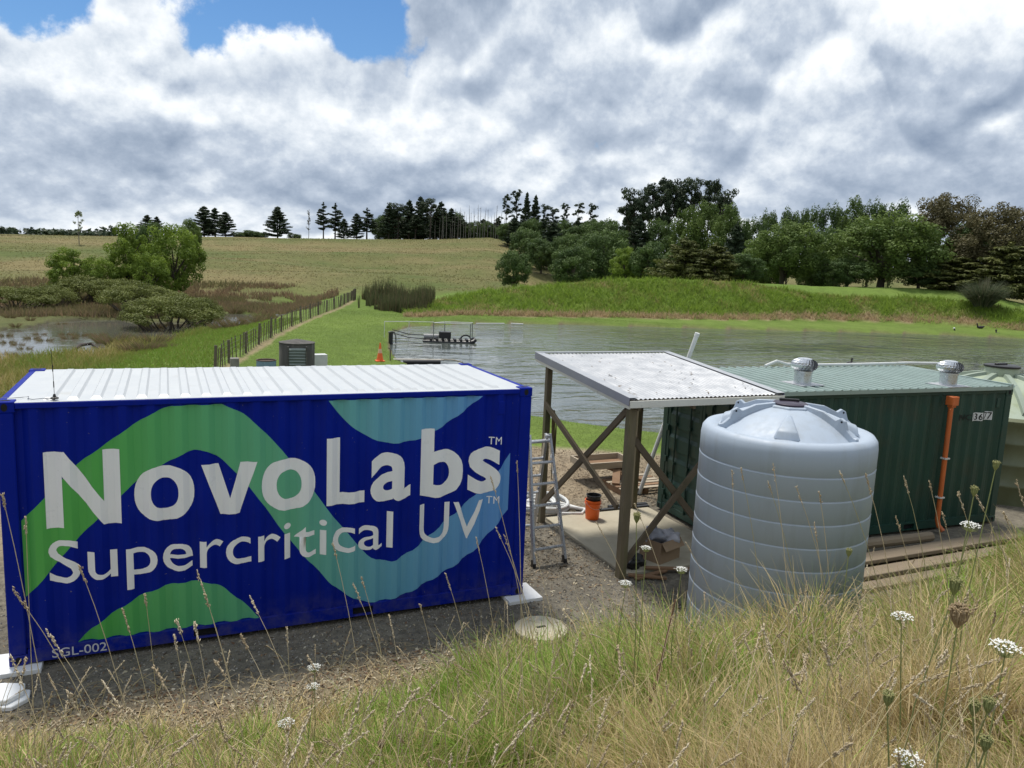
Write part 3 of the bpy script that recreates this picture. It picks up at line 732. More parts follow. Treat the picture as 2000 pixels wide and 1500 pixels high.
posts = {'fl': (7.75, 0.20), 'bl': (7.70, 2.82), 'br': (9.70, 2.95), 'fr': (9.80, 0.22)}
for k, (x, y) in posts.items():
    b = MB(); h = 0.062 if k == 'fl' else 0.05; b.box((x-h, y-h, GZ-0.3), (x+h, y+h, rz_at(y)-0.10)); b.build('post', M_WOOD, shed, bevel=0.006, world=True)
def brace(a, b, off=(0, 0, 0)):
    m = MB(); m.beam(np.array(a)+off, np.array(b)+off, 0.045, 0.095, up=(0, 0, 1)); m.build('brace', M_WOODX, shed, world=True, bevel=0.003)
brace((7.70, 2.74, 2.10), (7.74, 0.28, 1.00), (-0.077, 0, 0.02)); brace((7.74, 0.26, 2.48), (7.70, 2.76, 0.32), (-0.030, 0, 0))
brace((7.80, 0.20, 2.12), (9.72, 0.22, 0.02), (0, 0.085, 0)); brace((7.82, 0.20, 0.16), (9.74, 0.22, 2.35), (0, 0.033, 0))
for y in (0.20, 2.88):
    MB().box((RX0+0.06, y-0.025, rz_at(y)-0.115), (RX1-0.06, y+0.025, rz_at(y)-0.015)).build('rafter_beam', M_WOODX, shed, world=True)
for x in (7.75, 8.7, 9.74):
    m = MB(); m.beam((x, RY0+0.05, rz_at(RY0)-0.085), (x, RY1-0.05, rz_at(RY1)-0.085), 0.045, 0.12); m.build('rafter', M_WOODX, shed, world=True)
def corrugate(mb, xa, xb, pitch, amp, f0, f1, n=6, th=0.004):
    """round corrugations across x, running along y; f0, f1 give (y, z) of the two ends"""
    k = int((xb-xa)/pitch*n); V = []; F = []
    for i in range(k+1):
        x = xa+(xb-xa)*i/k; h = amp*math.sin(2*math.pi*(x-xa)/pitch)
        V += [(x, f0[0], f0[1]+h), (x, f1[0], f1[1]+h), (x, f0[0], f0[1]+h-th), (x, f1[0], f1[1]+h-th)]
    for i in range(k):
        a = 4*i; b = a+4; F += [(a, b, b+1, a+1), (a+2, a+3, b+3, b+2), (a, a+2, b+2, b), (a+1, b+1, b+3, a+3)]
    mb.add(V, F)
mb = MB(); corrugate(mb, RX0+0.03, RX1-0.03, 0.076, 0.0095, (RY0+0.02, RZ0+0.035), (RY1-0.03, RZ1+0.035)); mb.build('roof_sheet', M_ZINC, shed, smooth=True, world=True, auto=60)
mb = MB(); a = 0.055
for x0, x1 in ((RX0, RX0+0.14), (RX1-0.14, RX1)):      # barge flashings: a flat cap over the sheet edge and a drop face
    mb2 = MB(); xo = x0 if x0 == RX0 else x1
    mb2.beam((0.5*(x0+x1), RY0, RZ0+0.060), (0.5*(x0+x1), RY1, RZ1+0.060), 0.14, 0.006)
    mb2.build('barge_cap', M_ZINC, shed, world=True)
    mb2 = MB(); mb2.beam((xo, RY0+0.001, RZ0+0.002), (xo, RY1-0.001, RZ1+0.002), 0.006, 0.115); mb2.build('barge_board', M_FLASH, shed, world=True)
    mb2 = MB(); s = 0.02 if xo == RX0 else -0.02; mb2.beam((xo+s, RY0+0.01, RZ0-0.08), (xo+s, RY1-0.01, RZ1-0.08), 0.025, 0.05); mb2.build('barge_lining', M_FASC, shed, world=True)
MB().box((RX0+0.004, RY0-0.022, RZ0-0.085), (RX1-0.004, RY0-0.002, RZ0+0.018)).build('fascia', M_FASC, shed, world=True, bevel=0.004)
MB().box((RX0+0.004, RY1-0.06, RZ1+0.050), (RX1-0.004, RY1+0.015, RZ1+0.064)).build('ridge_cap', M_ZINC, shed, world=True)
mb = MB()      # leaves and twigs blown onto the roof
for i in range(60):
    x = rng.uniform(RX0+0.15, RX1-0.2); y = rng.uniform(RY0+0.1, RY1-0.2); a = rng.uniform(0, 6.3); l = rng.uniform(0.012, 0.045); w_ = rng.uniform(0.006, 0.016)
    c, s = math.cos(a), math.sin(a); z = rz_at(y)+0.049
    mb.add([(x-l*c, y-l*s, z), (x+w_*s, y-w_*c, z+0.008), (x+l*c, y+l*s, z+0.004), (x-w_*s, y+w_*c, z+0.002)], [(0, 1, 2, 3)])
o = mb.build('leaf_litter', M_LEAF_DRY, shed, world=True); o['kind'] = 'stuff'
# concrete slab
pad = thing('concrete_slab', 'pale concrete slab under the lean-to beside the green container', 'slab', (9.0, 1.4, GZ))
MB().box((7.83, 0.22, GZ-0.1), (10.02, 2.92, GZ+0.045)).build('slab', M_CONC, pad, world=True, bevel=0.01)
# grey poly tank
M_TANK = mat('grey_polyethylene', (0.355, 0.415, 0.495), 0.55, var=0.04, vs=1.2, bump=0.05, bs=25, c2=(0.29, 0.325, 0.36), c2amt=(0.48, 0.78), c2scale=1.3, stretch=(2.6, 2.6, 0.4))
TX, TY, TR = 8.62, -1.98, 1.035
tank = thing('water_tank', 'round blue-grey plastic water tank with ringed wall and ribbed lid top', 'tank', (TX, TY, GZ))
prof = [(TR-0.02, 0.0), (TR, 0.03)]
for z in [2.345-0.275*k for k in range(8, -1, -1)]:
    prof += [(TR, z-0.012), (TR+0.0015, z-0.007), (TR+0.0015, z-0.002), (TR-0.006, z+0.006), (TR-0.006, z+0.014), (TR, z+0.020)]
prof += [(TR, 2.58), (TR-0.012, 2.66), (TR-0.05, 2.71), (TR-0.11, 2.725), (TR-0.17, 2.715), (TR-0.21, 2.70)]
MB().lathe(prof, 96).build('wall', M_TANK, tank, smooth=True, auto=50)
R0 = TR-0.21
def dome(r): return 2.70+0.30*(1-(r/R0)**2)
MB().lathe([(R0*(1-k/12.0)+1e-3*0, dome(R0*(1-k/12.0))) for k in range(0, 10)]+[(0.20, dome(0.20))], 72).build('dome', M_TANK, tank, smooth=True, auto=60)
vdir = math.atan2(CAM[1]-TY, CAM[0]-TX)
for k, off in enumerate((62, -58, 122, -120, 178, 2) if False else (-62, 58, 118, -118, 178)):
    an = vdir+R_(off); mb = MB(); t = 0.05; pts = []
    prof2 = [(0.20, 0.045), (0.45, 0.085), (0.62, 0.09), (0.68, 0.16), (0.735, 0.165), (0.77, 0.09), (0.82, 0.08), (0.86, 0.055), (0.90, 0.05)]
    V = []; F = []
    c, s = math.cos(an), math.sin(an)
    for (r, h) in prof2:
        zt = (dome(r) if r < R0 else 2.70)
        for (tt, zz) in ((-t/2-0.012, zt-0.03), (-t/2, zt+h), (t/2, zt+h), (t/2+0.012, zt-0.03)):
            V.append((r*c-tt*s, r*s+tt*c, zz))
    n = len(prof2)
    for i in range(n-1):
        a = 4*i; b = a+4; F += [(a, a+1, b+1, b), (a+1, a+2, b+2, b+1), (a+2, a+3, b+3, b+2)]
    F += [(0, 1, 2, 3), (4*n-4, 4*n-1, 4*n-2, 4*n-3)]
    mb.add(V, F); rb = mb.build('lifting_rib', M_TANK, tank, bevel=0.006)
    r = 0.70; zz = dome(r)+0.13
    for sd in (-1, 1):
        h = MB(); pts = []
        for q in range(8):
            b = 2*math.pi*q/8; rr = r+0.013*math.cos(b); dz = 0.013*math.sin(b); tt = sd*(t/2+0.004); pts.append((rr*c-tt*s, rr*s+tt*c, zz+dz))
        h.add(pts, [list(range(8))]); h.build('lifting_hole', M_DARK, rb)
for off in (0, 88, -88):      # moulded wedge stiffeners between the ribs
    an = vdir+R_(off); c, s = math.cos(an), math.sin(an); V = []
    for (r, w_, h) in ((0.80, 0.15, 0.0), (0.78, 0.115, 0.08), (0.42, 0.02, 0.03), (0.40, 0.04, -0.01)):
        for sd in (-1, 1): V.append((r*c-sd*w_*s, r*s+sd*w_*c, (dome(min(r, R0)))+h))
    MB().add(V, [(0, 1, 3, 2), (2, 3, 5, 4), (4, 5, 7, 6), (0, 2, 4, 6), (1, 7, 5, 3)]).build('dome_wedge', M_TANK, tank, bevel=0.02, smooth=True, auto=50)
MB().lathe([(0.27, dome(0.27)-0.01), (0.262, 2.985), (0.25, 3.0), (0.18, 3.0)], 8).build('lid_platform', M_TANK, tank, bevel=0.006)
M_LID = mat('dark_lid', (0.035, 0.025, 0.045), 0.4, var=0.1)
lid = MB().lathe([(0.195, 3.001), (0.205, 3.006), (0.205, 3.022), (0.19, 3.030), (0.0, 3.036)], 40).build('lid', M_LID, tank, smooth=True)
MB().box((-0.12, 0.07, 3.031), (0.12, 0.11, 3.062), rz=vdir+math.pi/2+0.15, c=(0, 0, 0)).build('lid_handle', M_BLACK, lid, bevel=0.008)
# large pale green tank at the right
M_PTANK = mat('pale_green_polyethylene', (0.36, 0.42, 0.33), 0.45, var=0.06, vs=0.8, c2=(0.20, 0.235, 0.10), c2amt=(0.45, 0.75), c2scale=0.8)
M_PTANKD = mat('olive_green_polyethylene', (0.150, 0.175, 0.105), 0.5, var=0.1, vs=0.8, c2=(0.10, 0.105, 0.045), c2amt=(0.42, 0.70), c2scale=0.9, stretch=(1, 1, 0.5))  # tank wall, a darker olive than the dome
BX, BY, BR = 19.02, 2.47, 2.05
bt = thing('water_tank', 'large pale green domed tank with arched ribs behind the green container', 'tank', (BX, BY, GZ-0.05))
pr = [(BR, 0.0), (BR, 0.05)]
for z in (0.45, 0.9, 1.35): pr += [(BR, z-0.04), (BR+0.02, z-0.02), (BR+0.02, z+0.02), (BR, z+0.04)]
pr += [(BR, 1.72), (BR+0.02, 1.76), (BR+0.02, 1.82), (BR-0.06, 1.88)]
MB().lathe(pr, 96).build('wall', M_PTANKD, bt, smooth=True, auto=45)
bd = lambda r: 1.88+0.70*(1-(r/(BR-0.06))**2)
MB().lathe([((BR-0.06)*(1-k/14), bd((BR-0.06)*(1-k/14))) for k in range(0, 12)]+[(0.30, bd(0.30))], 80).build('dome', M_PTANK, bt, smooth=True, auto=60)
M_PRIB = mat('tank_rib', (0.24, 0.29, 0.23), 0.5, var=0.06)
for k in range(10):
    an = 0.25+k*2*math.pi/10; c, s = math.cos(an), math.sin(an); V = []; F = []; N = 10
    for i in range(N):
        r = 0.38+(BR-0.15-0.38)*i/(N-1)
        for tt, hh in ((-0.075, -0.02), (-0.05, 0.07), (0.05, 0.07), (0.075, -0.02)): V.append((r*c-tt*s, r*s+tt*c, bd(r)+hh))
    for i in range(N-1):
        a = 4*i; b = a+4; F += [(a, a+1, b+1, b), (a+1, a+2, b+2, b+1), (a+2, a+3, b+3, b+2)]
    F += [(0, 1, 2, 3), (4*N-4, 4*N-1, 4*N-2, 4*N-3)]
    MB().add(V, F).build('dome_rib', M_PRIB, bt, smooth=True, auto=40)
nk = MB().lathe([(0.36, bd(0.3)-0.05), (0.34, 2.74), (0.30, 2.74)], 32).build('lid_neck', M_PTANK, bt, smooth=True)
ld = MB().lathe([(0.37, 2.742), (0.37, 2.78), (0.33, 2.795), (0, 2.80)], 32).build('lid', M_BLACK, bt, smooth=True)
MB().box((-0.22, -0.04, 2.796), (0.12, 0.04, 2.835)).build('lid_handle', M_BLACK, ld, bevel=0.006)
# turbine vents
def vent(loc, label):
    v = thing('turbine_vent', label, 'vent', loc, 0.0, 'turbine vents on the iron roof')
    MB().box((-0.26, -0.26, 0.0), (0.26, 0.26, 0.014)).build('base_flashing', M_ZINC, v)
    MB().lathe([(0.15, 0.014), (0.15, 0.20), (0.16, 0.205), (0.16, 0.235), (0.135, 0.24)], 28).build('throat', M_GALV, v, smooth=True)
    mb = MB(); n = 22
    for k in range(n):
        V = []; F = []; N = 7
        for i in range(N):
            t = i/(N-1); ph = -1.05+t*2.25; r = 0.06+0.17*math.cos(ph*0.92); z = 0.335+0.105*math.sin(ph); a = 2*math.pi*k/n+0.55*t
            for da, dr in ((0.0, 0.0), (0.30, -0.028)): V.append(((r+dr)*math.cos(a+da), (r+dr)*math.sin(a+da), z))
        for i in range(N-1): F.append((2*i, 2*i+1, 2*i+3, 2*i+2))
        mb.add(V, F)
    mb.build('vane_drum', M_GALV, v)
    MB().lathe([(0.125, 0.425), (0.12, 0.445), (0.08, 0.455), (0, 0.458)], 24).build('cap', M_GALV, v, smooth=True)
    MB().lathe([(0.10, 0.235), (0.10, 0.425)], 12).build('core', mat('vent_core', (0.05, 0.045, 0.04), 0.7), v)
    return v
p = P(1567, 749, 2.66); vent((p[0], p[1], GH+0.062), 'silver turbine vent on the iron roof, the one behind the grey tank lid')
p = P(1851, 751, 2.66); vent((p[0], p[1], GH+0.055), 'silver turbine vent on the iron roof above the orange pipe')
M_OPVC = mat('orange_pvc', (0.52, 0.125, 0.028), 0.5, var=0.10, vs=3, c2=(0.40, 0.12, 0.05), c2amt=(0.5, 0.8))
# orange riser pipe on the green wall
pip = thing('drain_pipe', 'orange plastic riser pipe with square hopper on the green container wall', 'pipe', (14.45, 0.12, GZ))
mb = MB(); mb.tube([(14.44, 0.20, 2.36), (14.47, 0.20, 0.20), (14.48, 0.17, 0.10), (14.50, 0.08, 0.02)], 0.043, 12); mb.build('pipe', M_OPVC, pip, smooth=True, world=True)
mb = MB(); mb.box((14.36, 0.115, 2.34), (14.52, 0.265, 2.50)); mb.box((14.385, 0.14, 2.30), (14.495, 0.24, 2.339)); mb.build('hopper', M_OPVC, pip, world=True, bevel=0.006)
for z in (1.35, 0.62): MB().box((14.40, 0.145, z), (14.52, 0.255, z+0.025)).build('pipe_clip', M_WHITE, pip, world=True)
# white leaning PVC pole behind the shelter
pl = thing('leaning_pole', 'long white plastic pole leaning on the back of the green container', 'pole', (10.41, 3.85, GZ))
a = np.array((10.38, 3.80, GZ+0.02)); b = PY(1360, 657, 3.06)
mb = MB(); mb.tube([a, a+(b-a)*0.5, b], 0.042, 12, cap=False); mb.build('tube', M_WHITE, pl, smooth=True, world=True)
MB().tube([b-(b-a)/np.linalg.norm(b-a)*0.0, b+(b-a)/np.linalg.norm(b-a)*0.07], 0.049, 12).build('socket', M_WHITE, pl, smooth=True, world=True)
# roof hose on the back edge of the iron roof
hs = [P(1690, 731, 2.72), P(1700, 729, 2.75), P(1712, 731, 2.72), P(1740, 733, 2.70), P(1790, 731, 2.72), P(1850, 730, 2.72), P(1900, 729, 2.72)]
hs = [(q[0], min(q[1], 5.5), 2.72) for q in hs]
tag(MB().tube([(12.4, 2.75, 2.72), (12.75, 2.83, 2.80), (13.0, 2.80, 2.74), (13.6, 2.78, 2.72), (14.8, 2.74, 2.72), (16.2, 2.70, 2.74), (17.4, 2.5, 2.74)], 0.028, 8).build('roof_hose', M_WHITE, smooth=True), 'pale hose lying along the back edge of the iron roof', 'hose')
# white pads under the blue container
def pad_at(x0, y0, x1, y1, z0, z1, rz, label):
    o = MB().box((x0, y0, z0), (x1, y1, z1), rz).build('foot_pad', mat('white_board', (0.72, 0.73, 0.74), 0.6, var=0.05), bevel=0.004)
    return tag(o, label, 'pad', 'white boards under the blue container')
pad_at(-0.28, -0.13, 0.31, 0.35, GZ-0.02, -0.0015, 0.0, 'white board under the near left corner of the blue container')
pad_at(5.78, -0.17, 6.28, 0.36, GZ-0.02, -0.0015, 0.02, 'white board under the near right corner of the blue container')
M_WB = mat('white_plastic_block', (0.74, 0.75, 0.76), 0.45, var=0.04)
for i, (dx, dy, z, rz, lb) in enumerate(((0.05, -0.05, GZ, 0.25, 'loose white plastic slab at the bottom of the pair by the left corner'), (0.0, 0.0, GZ+0.052, -0.25, 'loose white plastic slab on top of the pair by the left corner'))):
    tag(MB().extrude([(-0.36+dx+0.1, -0.72+dy), (0.10+dx, -0.80+dy), (0.23+dx, -0.66+dy), (0.22+dx, -0.50+dy), (0.02+dx, -0.42+dy), (-0.36+dx, -0.44+dy)], 2, z, z+0.05).build('plastic_slab', M_WB, bevel=0.008), lb, 'slab', 'loose white slabs by the left corner')
# whip aerial on the white roof
an = thing('whip_aerial', 'black whip aerial on a magnetic foot on the white roof', 'aerial', (0.53, 0.11, BH+0.002))
mb = MB().lathe([(0.040, 0.0), (0.040, 0.012), (0.018, 0.02), (0.010, 0.05), (0, 0.052)], 16); mb.build('foot', M_BLACK, an, smooth=True)
MB().tube([(0, 0, 0.05), (-0.003, 0, 0.26), (-0.012, 0, 0.52)], 0.0028, 6).build('whip', M_BLACK, an)
for z0, z1, x0, x1 in ((0.12, 0.185, -0.001, -0.002), (0.29, 0.36, -0.004, -0.006)): MB().tube([(x0, 0, z0), (x1, 0, z1)], 0.0058, 6).build('coil', M_BLACK, an)
zr = BH+0.0
tag(MB().tube([(0.50, 0.12, zr), (0.42, 0.16, zr), (0.33, 0.11, zr), (0.28, 0.16, zr), (0.27, 0.30, zr), (0.22, 0.26, zr), (0.12, 0.20, zr+0.004), (0.02, 0.22, zr+0.01), (-0.02, 0.23, zr-0.1), (-0.02, 0.24, zr-0.6)], 0.0035, 6).build('aerial_cable', mat('grey_cable', (0.10, 0.11, 0.13), 0.5), smooth=True), 'thin aerial cable running over the left end of the white roof', 'cable')
# orange bucket with a black one in it
bk = thing('bucket', 'orange plastic bucket on the concrete slab edge', 'bucket', (8.62, 2.62, GZ+0.045))
MB().lathe([(0.0, 0.0), (0.118, 0.0), (0.122, 0.01), (0.138, 0.28), (0.150, 0.285), (0.150, 0.30), (0.140, 0.302), (0.140, 0.33), (0.150, 0.335), (0.150, 0.355), (0.137, 0.355), (0.12, 0.02), (0, 0.02)], 40).build('shell', M_ORANGE, bk, smooth=True)
hp = [(0.152*math.cos(t), -0.02-0.152*abs(math.sin(t))*0.98, 0.325-0.11*math.sin(t)) for t in np.linspace(0, math.pi, 15)]
MB().tube(hp, 0.003, 6).build('handle', M_GALV, bk)
MB().box((0.05, -0.141, 0.20), (0.10, -0.1375, 0.225)).build('printed_mark', M_BLACK, bk)
bb = tag(MB().lathe([(0.0, 0.20), (0.100, 0.20), (0.130, 0.43), (0.138, 0.432), (0.138, 0.445), (0.126, 0.445), (0.096, 0.215), (0, 0.215)], 36).build('bucket', M_BLACK, smooth=True), 'black plastic bucket nested inside the orange bucket', 'bucket')
bb.location = (8.63, 2.62, GZ+0.045)
# folding ladder beside the blue container
ld_ = thing('folding_ladder', 'aluminium folding ladder standing between the blue container and the lean-to', 'ladder', (6.95, 1.5, GZ))
def ladder_side(feet, tops, nr, flare):
    f0, f1 = [np.array(q, float) for q in feet]; t0, t1 = [np.array(q, float) for q in tops]
    for f, t in ((f0, t0), (f1, t1)):
        MB().beam(f+np.array((0, 0, 0.06)), t, 0.042, 0.075, up=(0, 1, 0)).build('rail', M_GALV, ld_, world=True, bevel=0.004)
        m0 = f+(t-f)*0.02; MB().beam(f, f+(t-f)*0.06, 0.05, 0.085, up=(0, 1, 0)).build('foot', M_BLACK, ld_, world=True, bevel=0.005)
        for u in (0.02, 0.5): 
            q = f+(t-f)*(0.5 if u > 0.1 else 0.98); MB().tube([q+np.array((-0.03, -0.05, 0)), q+np.array((0.03, 0.05, 0))], 0.022, 8).build('hinge', M_GALV, ld_, world=True)
    for i in range(nr):
        t = (i+0.8)/(nr+0.15); a = f0+(t0-f0)*t; b = f1+(t1-f1)*t
        MB().tube([a, b], 0.024, 8).build('rung', M_GALV, ld_, world=True, smooth=True)
ladder_side(((6.66, 0.93, GZ), (7.22, 0.98, GZ)), ((6.76, 1.52, 1.88), (7.12, 1.54, 1.88)), 6, 0)
ladder_side(((6.72, 2.12, GZ), (7.20, 2.14, GZ)), ((6.77, 1.58, 1.86), (7.10, 1.60, 1.86)), 6, 0)
# white hose in a loose coil
hp = []
for i in range(150):
    t = i/150; a = 2*math.pi*4.3*t+2.2; r = 0.34+0.13*math.sin(5.1*t*2)+0.05*math.sin(17*t); hp.append((8.02+r*1.15*math.cos(a), 3.62+r*math.sin(a), GZ+0.04+0.10*t+0.03*math.sin(a*2)))
hp += [(8.5, 3.35, GZ+0.05), (8.75, 3.10, GZ+0.05), (8.55, 2.88, GZ+0.06), (8.2, 3.0, GZ+0.05)]
tag(MB().tube(hp, 0.032, 8).build('hose_coil', M_WHITE, smooth=True), 'thick white hose coiled on the ground behind the ladder', 'hose')
tag(MB().tube([(8.1, 4.3, GZ+0.05), (8.5, 3.6, GZ+0.04), (8.75, 3.05, GZ+0.05), (8.85, 2.98, GZ+0.04)], 0.026, 8).build('hose', M_WHITE, smooth=True), 'straight length of white hose leading to the orange bucket', 'hose')
# cords hung on the back left post
M_CORD = mat('ochre_cord', (0.16, 0.12, 0.05), 0.7)
cz = []
for k in range(5):
    x0 = 7.76+0.012*k; zz = 0.75+0.12*k
    cz += [(x0, 2.75, 2.0), (x0+0.05, 2.74, zz+0.5), (x0+0.045, 2.73, zz), (x0+0.025, 2.73, zz+0.4), (x0+0.005, 2.75, 1.98)]
tag(MB().tube(cz, 0.008, 5).build('hanging_cord', M_CORD, smooth=True), 'ochre cord hung in loops on the back left post of the lean-to', 'cord')
# black channels along the back of the slab
mb = MB(); mb.beam((8.85, 2.98, GZ+0.05), (10.05, 2.96, GZ+0.05), 0.09, 0.045); tag(mb.build('steel_channel', M_BLACK, bevel=0.006), 'black steel channel lying along the back edge of the slab, nearer one', 'channel')
mb = MB(); mb.beam((9.25, 3.10, GZ+0.05), (10.08, 3.07, GZ+0.05), 0.10, 0.06); tag(mb.build('steel_channel', M_BLACK, bevel=0.006), 'black steel channel lying behind the other by the container foot', 'channel')
tag(MB().tube([(9.55, 3.25, GZ+0.02), (9.75, 3.20, GZ+0.03), (9.95, 3.14, GZ+0.02)], 0.012, 6).build('blue_hose', mat('blue_hose', (0.02, 0.08, 0.35), 0.4)), 'short piece of blue hose on the wood chips behind the slab', 'hose')
# pallet, crate and timber offcuts behind the shelter
M_PALE = mat('pale_timber', (0.36, 0.30, 0.22), 0.8, var=0.2, vs=2, bump=0.3, bs=30, stretch=(1, 6, 6))
M_RUST = mat('brown_timber', (0.20, 0.115, 0.06), 0.8, var=0.25, vs=2)
plt = thing('timber_pallet', 'grey wooden pallet on the wood chips behind the lean-to', 'pallet', (10.55, 4.25, GZ))
for i in range(6): MB().box((9.95+0.0, 3.78+0.17*i, GZ+0.12), (11.15, 3.90+0.17*i, GZ+0.142)).build('deck_board', M_RUST if i % 3 == 1 else M_PALE, plt, world=True, bevel=0.003)
for x in (9.97, 10.5, 11.05): MB().box((x, 3.78, GZ), (x+0.09, 4.75, GZ+0.119)).build('bearer', M_RUST, plt, world=True)
cr = thing('timber_tray', 'shallow grey timber tray propped on the wood pile behind the lean-to', 'tray', (10.3, 4.9, GZ))
for lo, hi in (((9.55, 4.55, GZ+0.36), (10.75, 4.59, GZ+0.50)), ((9.55, 5.25, GZ+0.36), (10.75, 5.29, GZ+0.50)), ((9.55, 4.591, GZ+0.36), (9.59, 5.249, GZ+0.50)), ((10.71, 4.591, GZ+0.36), (10.75, 5.249, GZ+0.50))):
    MB().box(lo, hi).build('side_board', M_PALE, cr, world=True, bevel=0.003)
MB().box((9.591, 4.591, GZ+0.36), (10.709, 5.249, GZ+0.378)).build('base_board', M_RUST, cr, world=True)
for i, (a, b) in enumerate((((10.0, 4.1, GZ+0.16), (10.5, 4.9, GZ+0.42)), ((10.35, 4.05, GZ+0.18), (10.45, 4.95, GZ+0.34)), ((10.75, 4.2, GZ+0.16), (10.15, 4.7, GZ+0.35)))):
    tag(MB().beam(a, b, 0.16, 0.05).build('timber_offcut', M_RUST, bevel=0.004), ('brown board leaning left under the timber tray', 'brown board standing upright in the middle of the wood pile', 'brown board sloping right across the wood pile')[i], 'board', 'boards in the wood pile behind the lean-to')
# cardboard box with plastic bags, and rubbish by the front post
M_CARD = mat('cardboard', (0.30, 0.21, 0.13), 0.85, var=0.12, vs=3)
bx = thing('cardboard_box', 'brown cardboard box holding plastic bags beside the grey tank', 'box', (8.72, 0.62, GZ+0.045), 0.35)
for lo, hi in (((-0.26, -0.2, 0), (0.26, -0.192, 0.34)), ((-0.26, 0.192, 0), (0.26, 0.2, 0.34)), ((-0.26, -0.191, 0), (-0.252, 0.191, 0.34)), ((0.252, -0.191, 0), (0.26, 0.191, 0.34))): MB().box(lo, hi).build('side', M_CARD, bx)
MB().add([(0.26, -0.19, 0.34), (0.26, 0.19, 0.34), (0.40, 0.19, 0.28), (0.40, -0.19, 0.28)], [(0, 1, 2, 3)]).build('flap', M_CARD, bx); MB().add([(-0.25, -0.2, 0.34), (0.25, -0.2, 0.34), (0.25, -0.29, 0.23), (-0.25, -0.29, 0.23)], [(0, 1, 2, 3)]).build('flap', M_CARD, bx)
M_BAG = mat('plastic_bag', (0.30, 0.31, 0.36), 0.35, var=0.2, vs=6, bump=0.8, bs=18)
def lump(name, loc, r, m, label, cat, seed=1, zs=0.8, grp=None):
    g = np.random.default_rng(seed); bm = bmesh.new(); bmesh.ops.create_icosphere(bm, subdivisions=3, radius=1.0)
    ph = g.uniform(0, 6, (4, 3))
    for v in bm.verts:
        q = np.array(v.co); k = 1+0.22*math.sin(3*q[0]+ph[0, 0]+2*math.sin(4*q[1]+ph[0, 1]))+0.14*math.sin(7*q[1]+5*q[2]+ph[1, 0])+0.08*math.sin(13*q[2]+9*q[0]+ph[2, 1])
        v.co = Vector((q[0]*r*k, q[1]*r*k, q[2]*r*k*zs))
    me = bpy.data.meshes.new(name); bm.to_mesh(me); bm.free(); me.materials.append(m); me.polygons.foreach_set('use_smooth', np.ones(len(me.polygons), dtype=bool))
    o = link(name, me); o.location = loc; return tag(o, label, cat, grp)
lump('plastic_bag', (8.60, 0.66, GZ+0.40), 0.17, M_BAG, 'grey-blue plastic bag on the left of the cardboard box', 'bag', 2)
lump('plastic_bag', (8.86, 0.60, GZ+0.37), 0.15, mat('clear_bag', (0.45, 0.45, 0.50), 0.3, bump=0.8, bs=16), 'pale plastic bag on the right of the cardboard box', 'bag', 5)
lump('rubbish_bag', (8.12, 0.45, GZ+0.10), 0.17, M_BLACK, 'black crumpled bag at the foot of the front post', 'bag', 9, 0.7)
for i, (a, b) in enumerate((((7.9, 0.02, GZ+0.03), (8.5, 0.12, GZ+0.05)), ((7.85, 0.15, GZ+0.05), (8.35, -0.12, GZ+0.04)), ((8.2, 0.25, GZ+0.08), (8.9, 0.02, GZ+0.06)))):
    tag(MB().beam(a, b, 0.08, 0.03).build('timber_offcut', M_RUST, bevel=0.003), ('dark board end lying against the foot of the front post', 'short board crossing the slab corner by the front post', 'board lying in front of the cardboard box')[i], 'board', 'boards at the foot of the front post')
# sleepers and planks stacked along the green container
M_SLEEP = mat('grey_sleeper', (0.21, 0.165, 0.115), 0.9, var=0.25, vs=1.5, bump=0.6, bs=18, stretch=(0.6, 5, 5))
sl_ = [((10.9, -0.30, 0.17), (13.6, -0.36, 0.17), 0.14, 0.14, 'round grey log on top of the timber stack, nearest the green wall'),
       ((11.0, -0.68, 0.10), (17.0, -0.62, 0.10), 0.30, 0.07, 'wide grey plank lying on the timber stack below the orange pipe'),
       ((11.1, -1.02, 0.03), (17.4, -0.95, 0.03), 0.28, 0.07, 'long grey plank at the front of the timber stack'),
       ((10.9, -1.33, -0.02), (15.2, -1.28, -0.02), 0.22, 0.08, 'weathered plank half hidden in grass before the stack'),
       ((10.9, -0.45, -0.02), (17.0, -0.35, -0.02), 0.25, 0.10, 'dark sleeper at the bottom of the stack by the wall')]
for i, (a, b, w_, h, lb) in enumerate(sl_):
    m = MB()
    if i == 0: m.tube([a, ((a[0]+b[0])/2, a[1]-0.02, a[2]+0.01), b], 0.085, 10)
    else: m.beam(a, b, w_, h)
    tag(m.build('timber_plank', M_SLEEP, bevel=0.008 if i else 0), lb, 'plank', 'timber stacked along the green container')
# round lid on the ground
lid_ = thing('manhole_cover', 'round pale concrete cover on the gravel in front of the blue container', 'cover', (5.83, -1.05, GZ))
MB().lathe([(0.29, -0.2), (0.29, 0.045)], 40).build('riser', M_BLACK, lid_, smooth=True)
MB().lathe([(0.325, 0.046), (0.33, 0.05), (0.33, 0.085), (0.32, 0.092), (0.0, 0.096)], 44).build('cover', mat('pale_cover', (0.50, 0.45, 0.34), 0.8, var=0.12, vs=4, c2=(0.20, 0.16, 0.10), c2amt=(0.60, 0.68), c2scale=9), lid_, smooth=True)
MB().box((-0.06, -0.015, 0.0955), (0.06, 0.015, 0.105)).build('lifting_bar', M_BLACK, lid_)

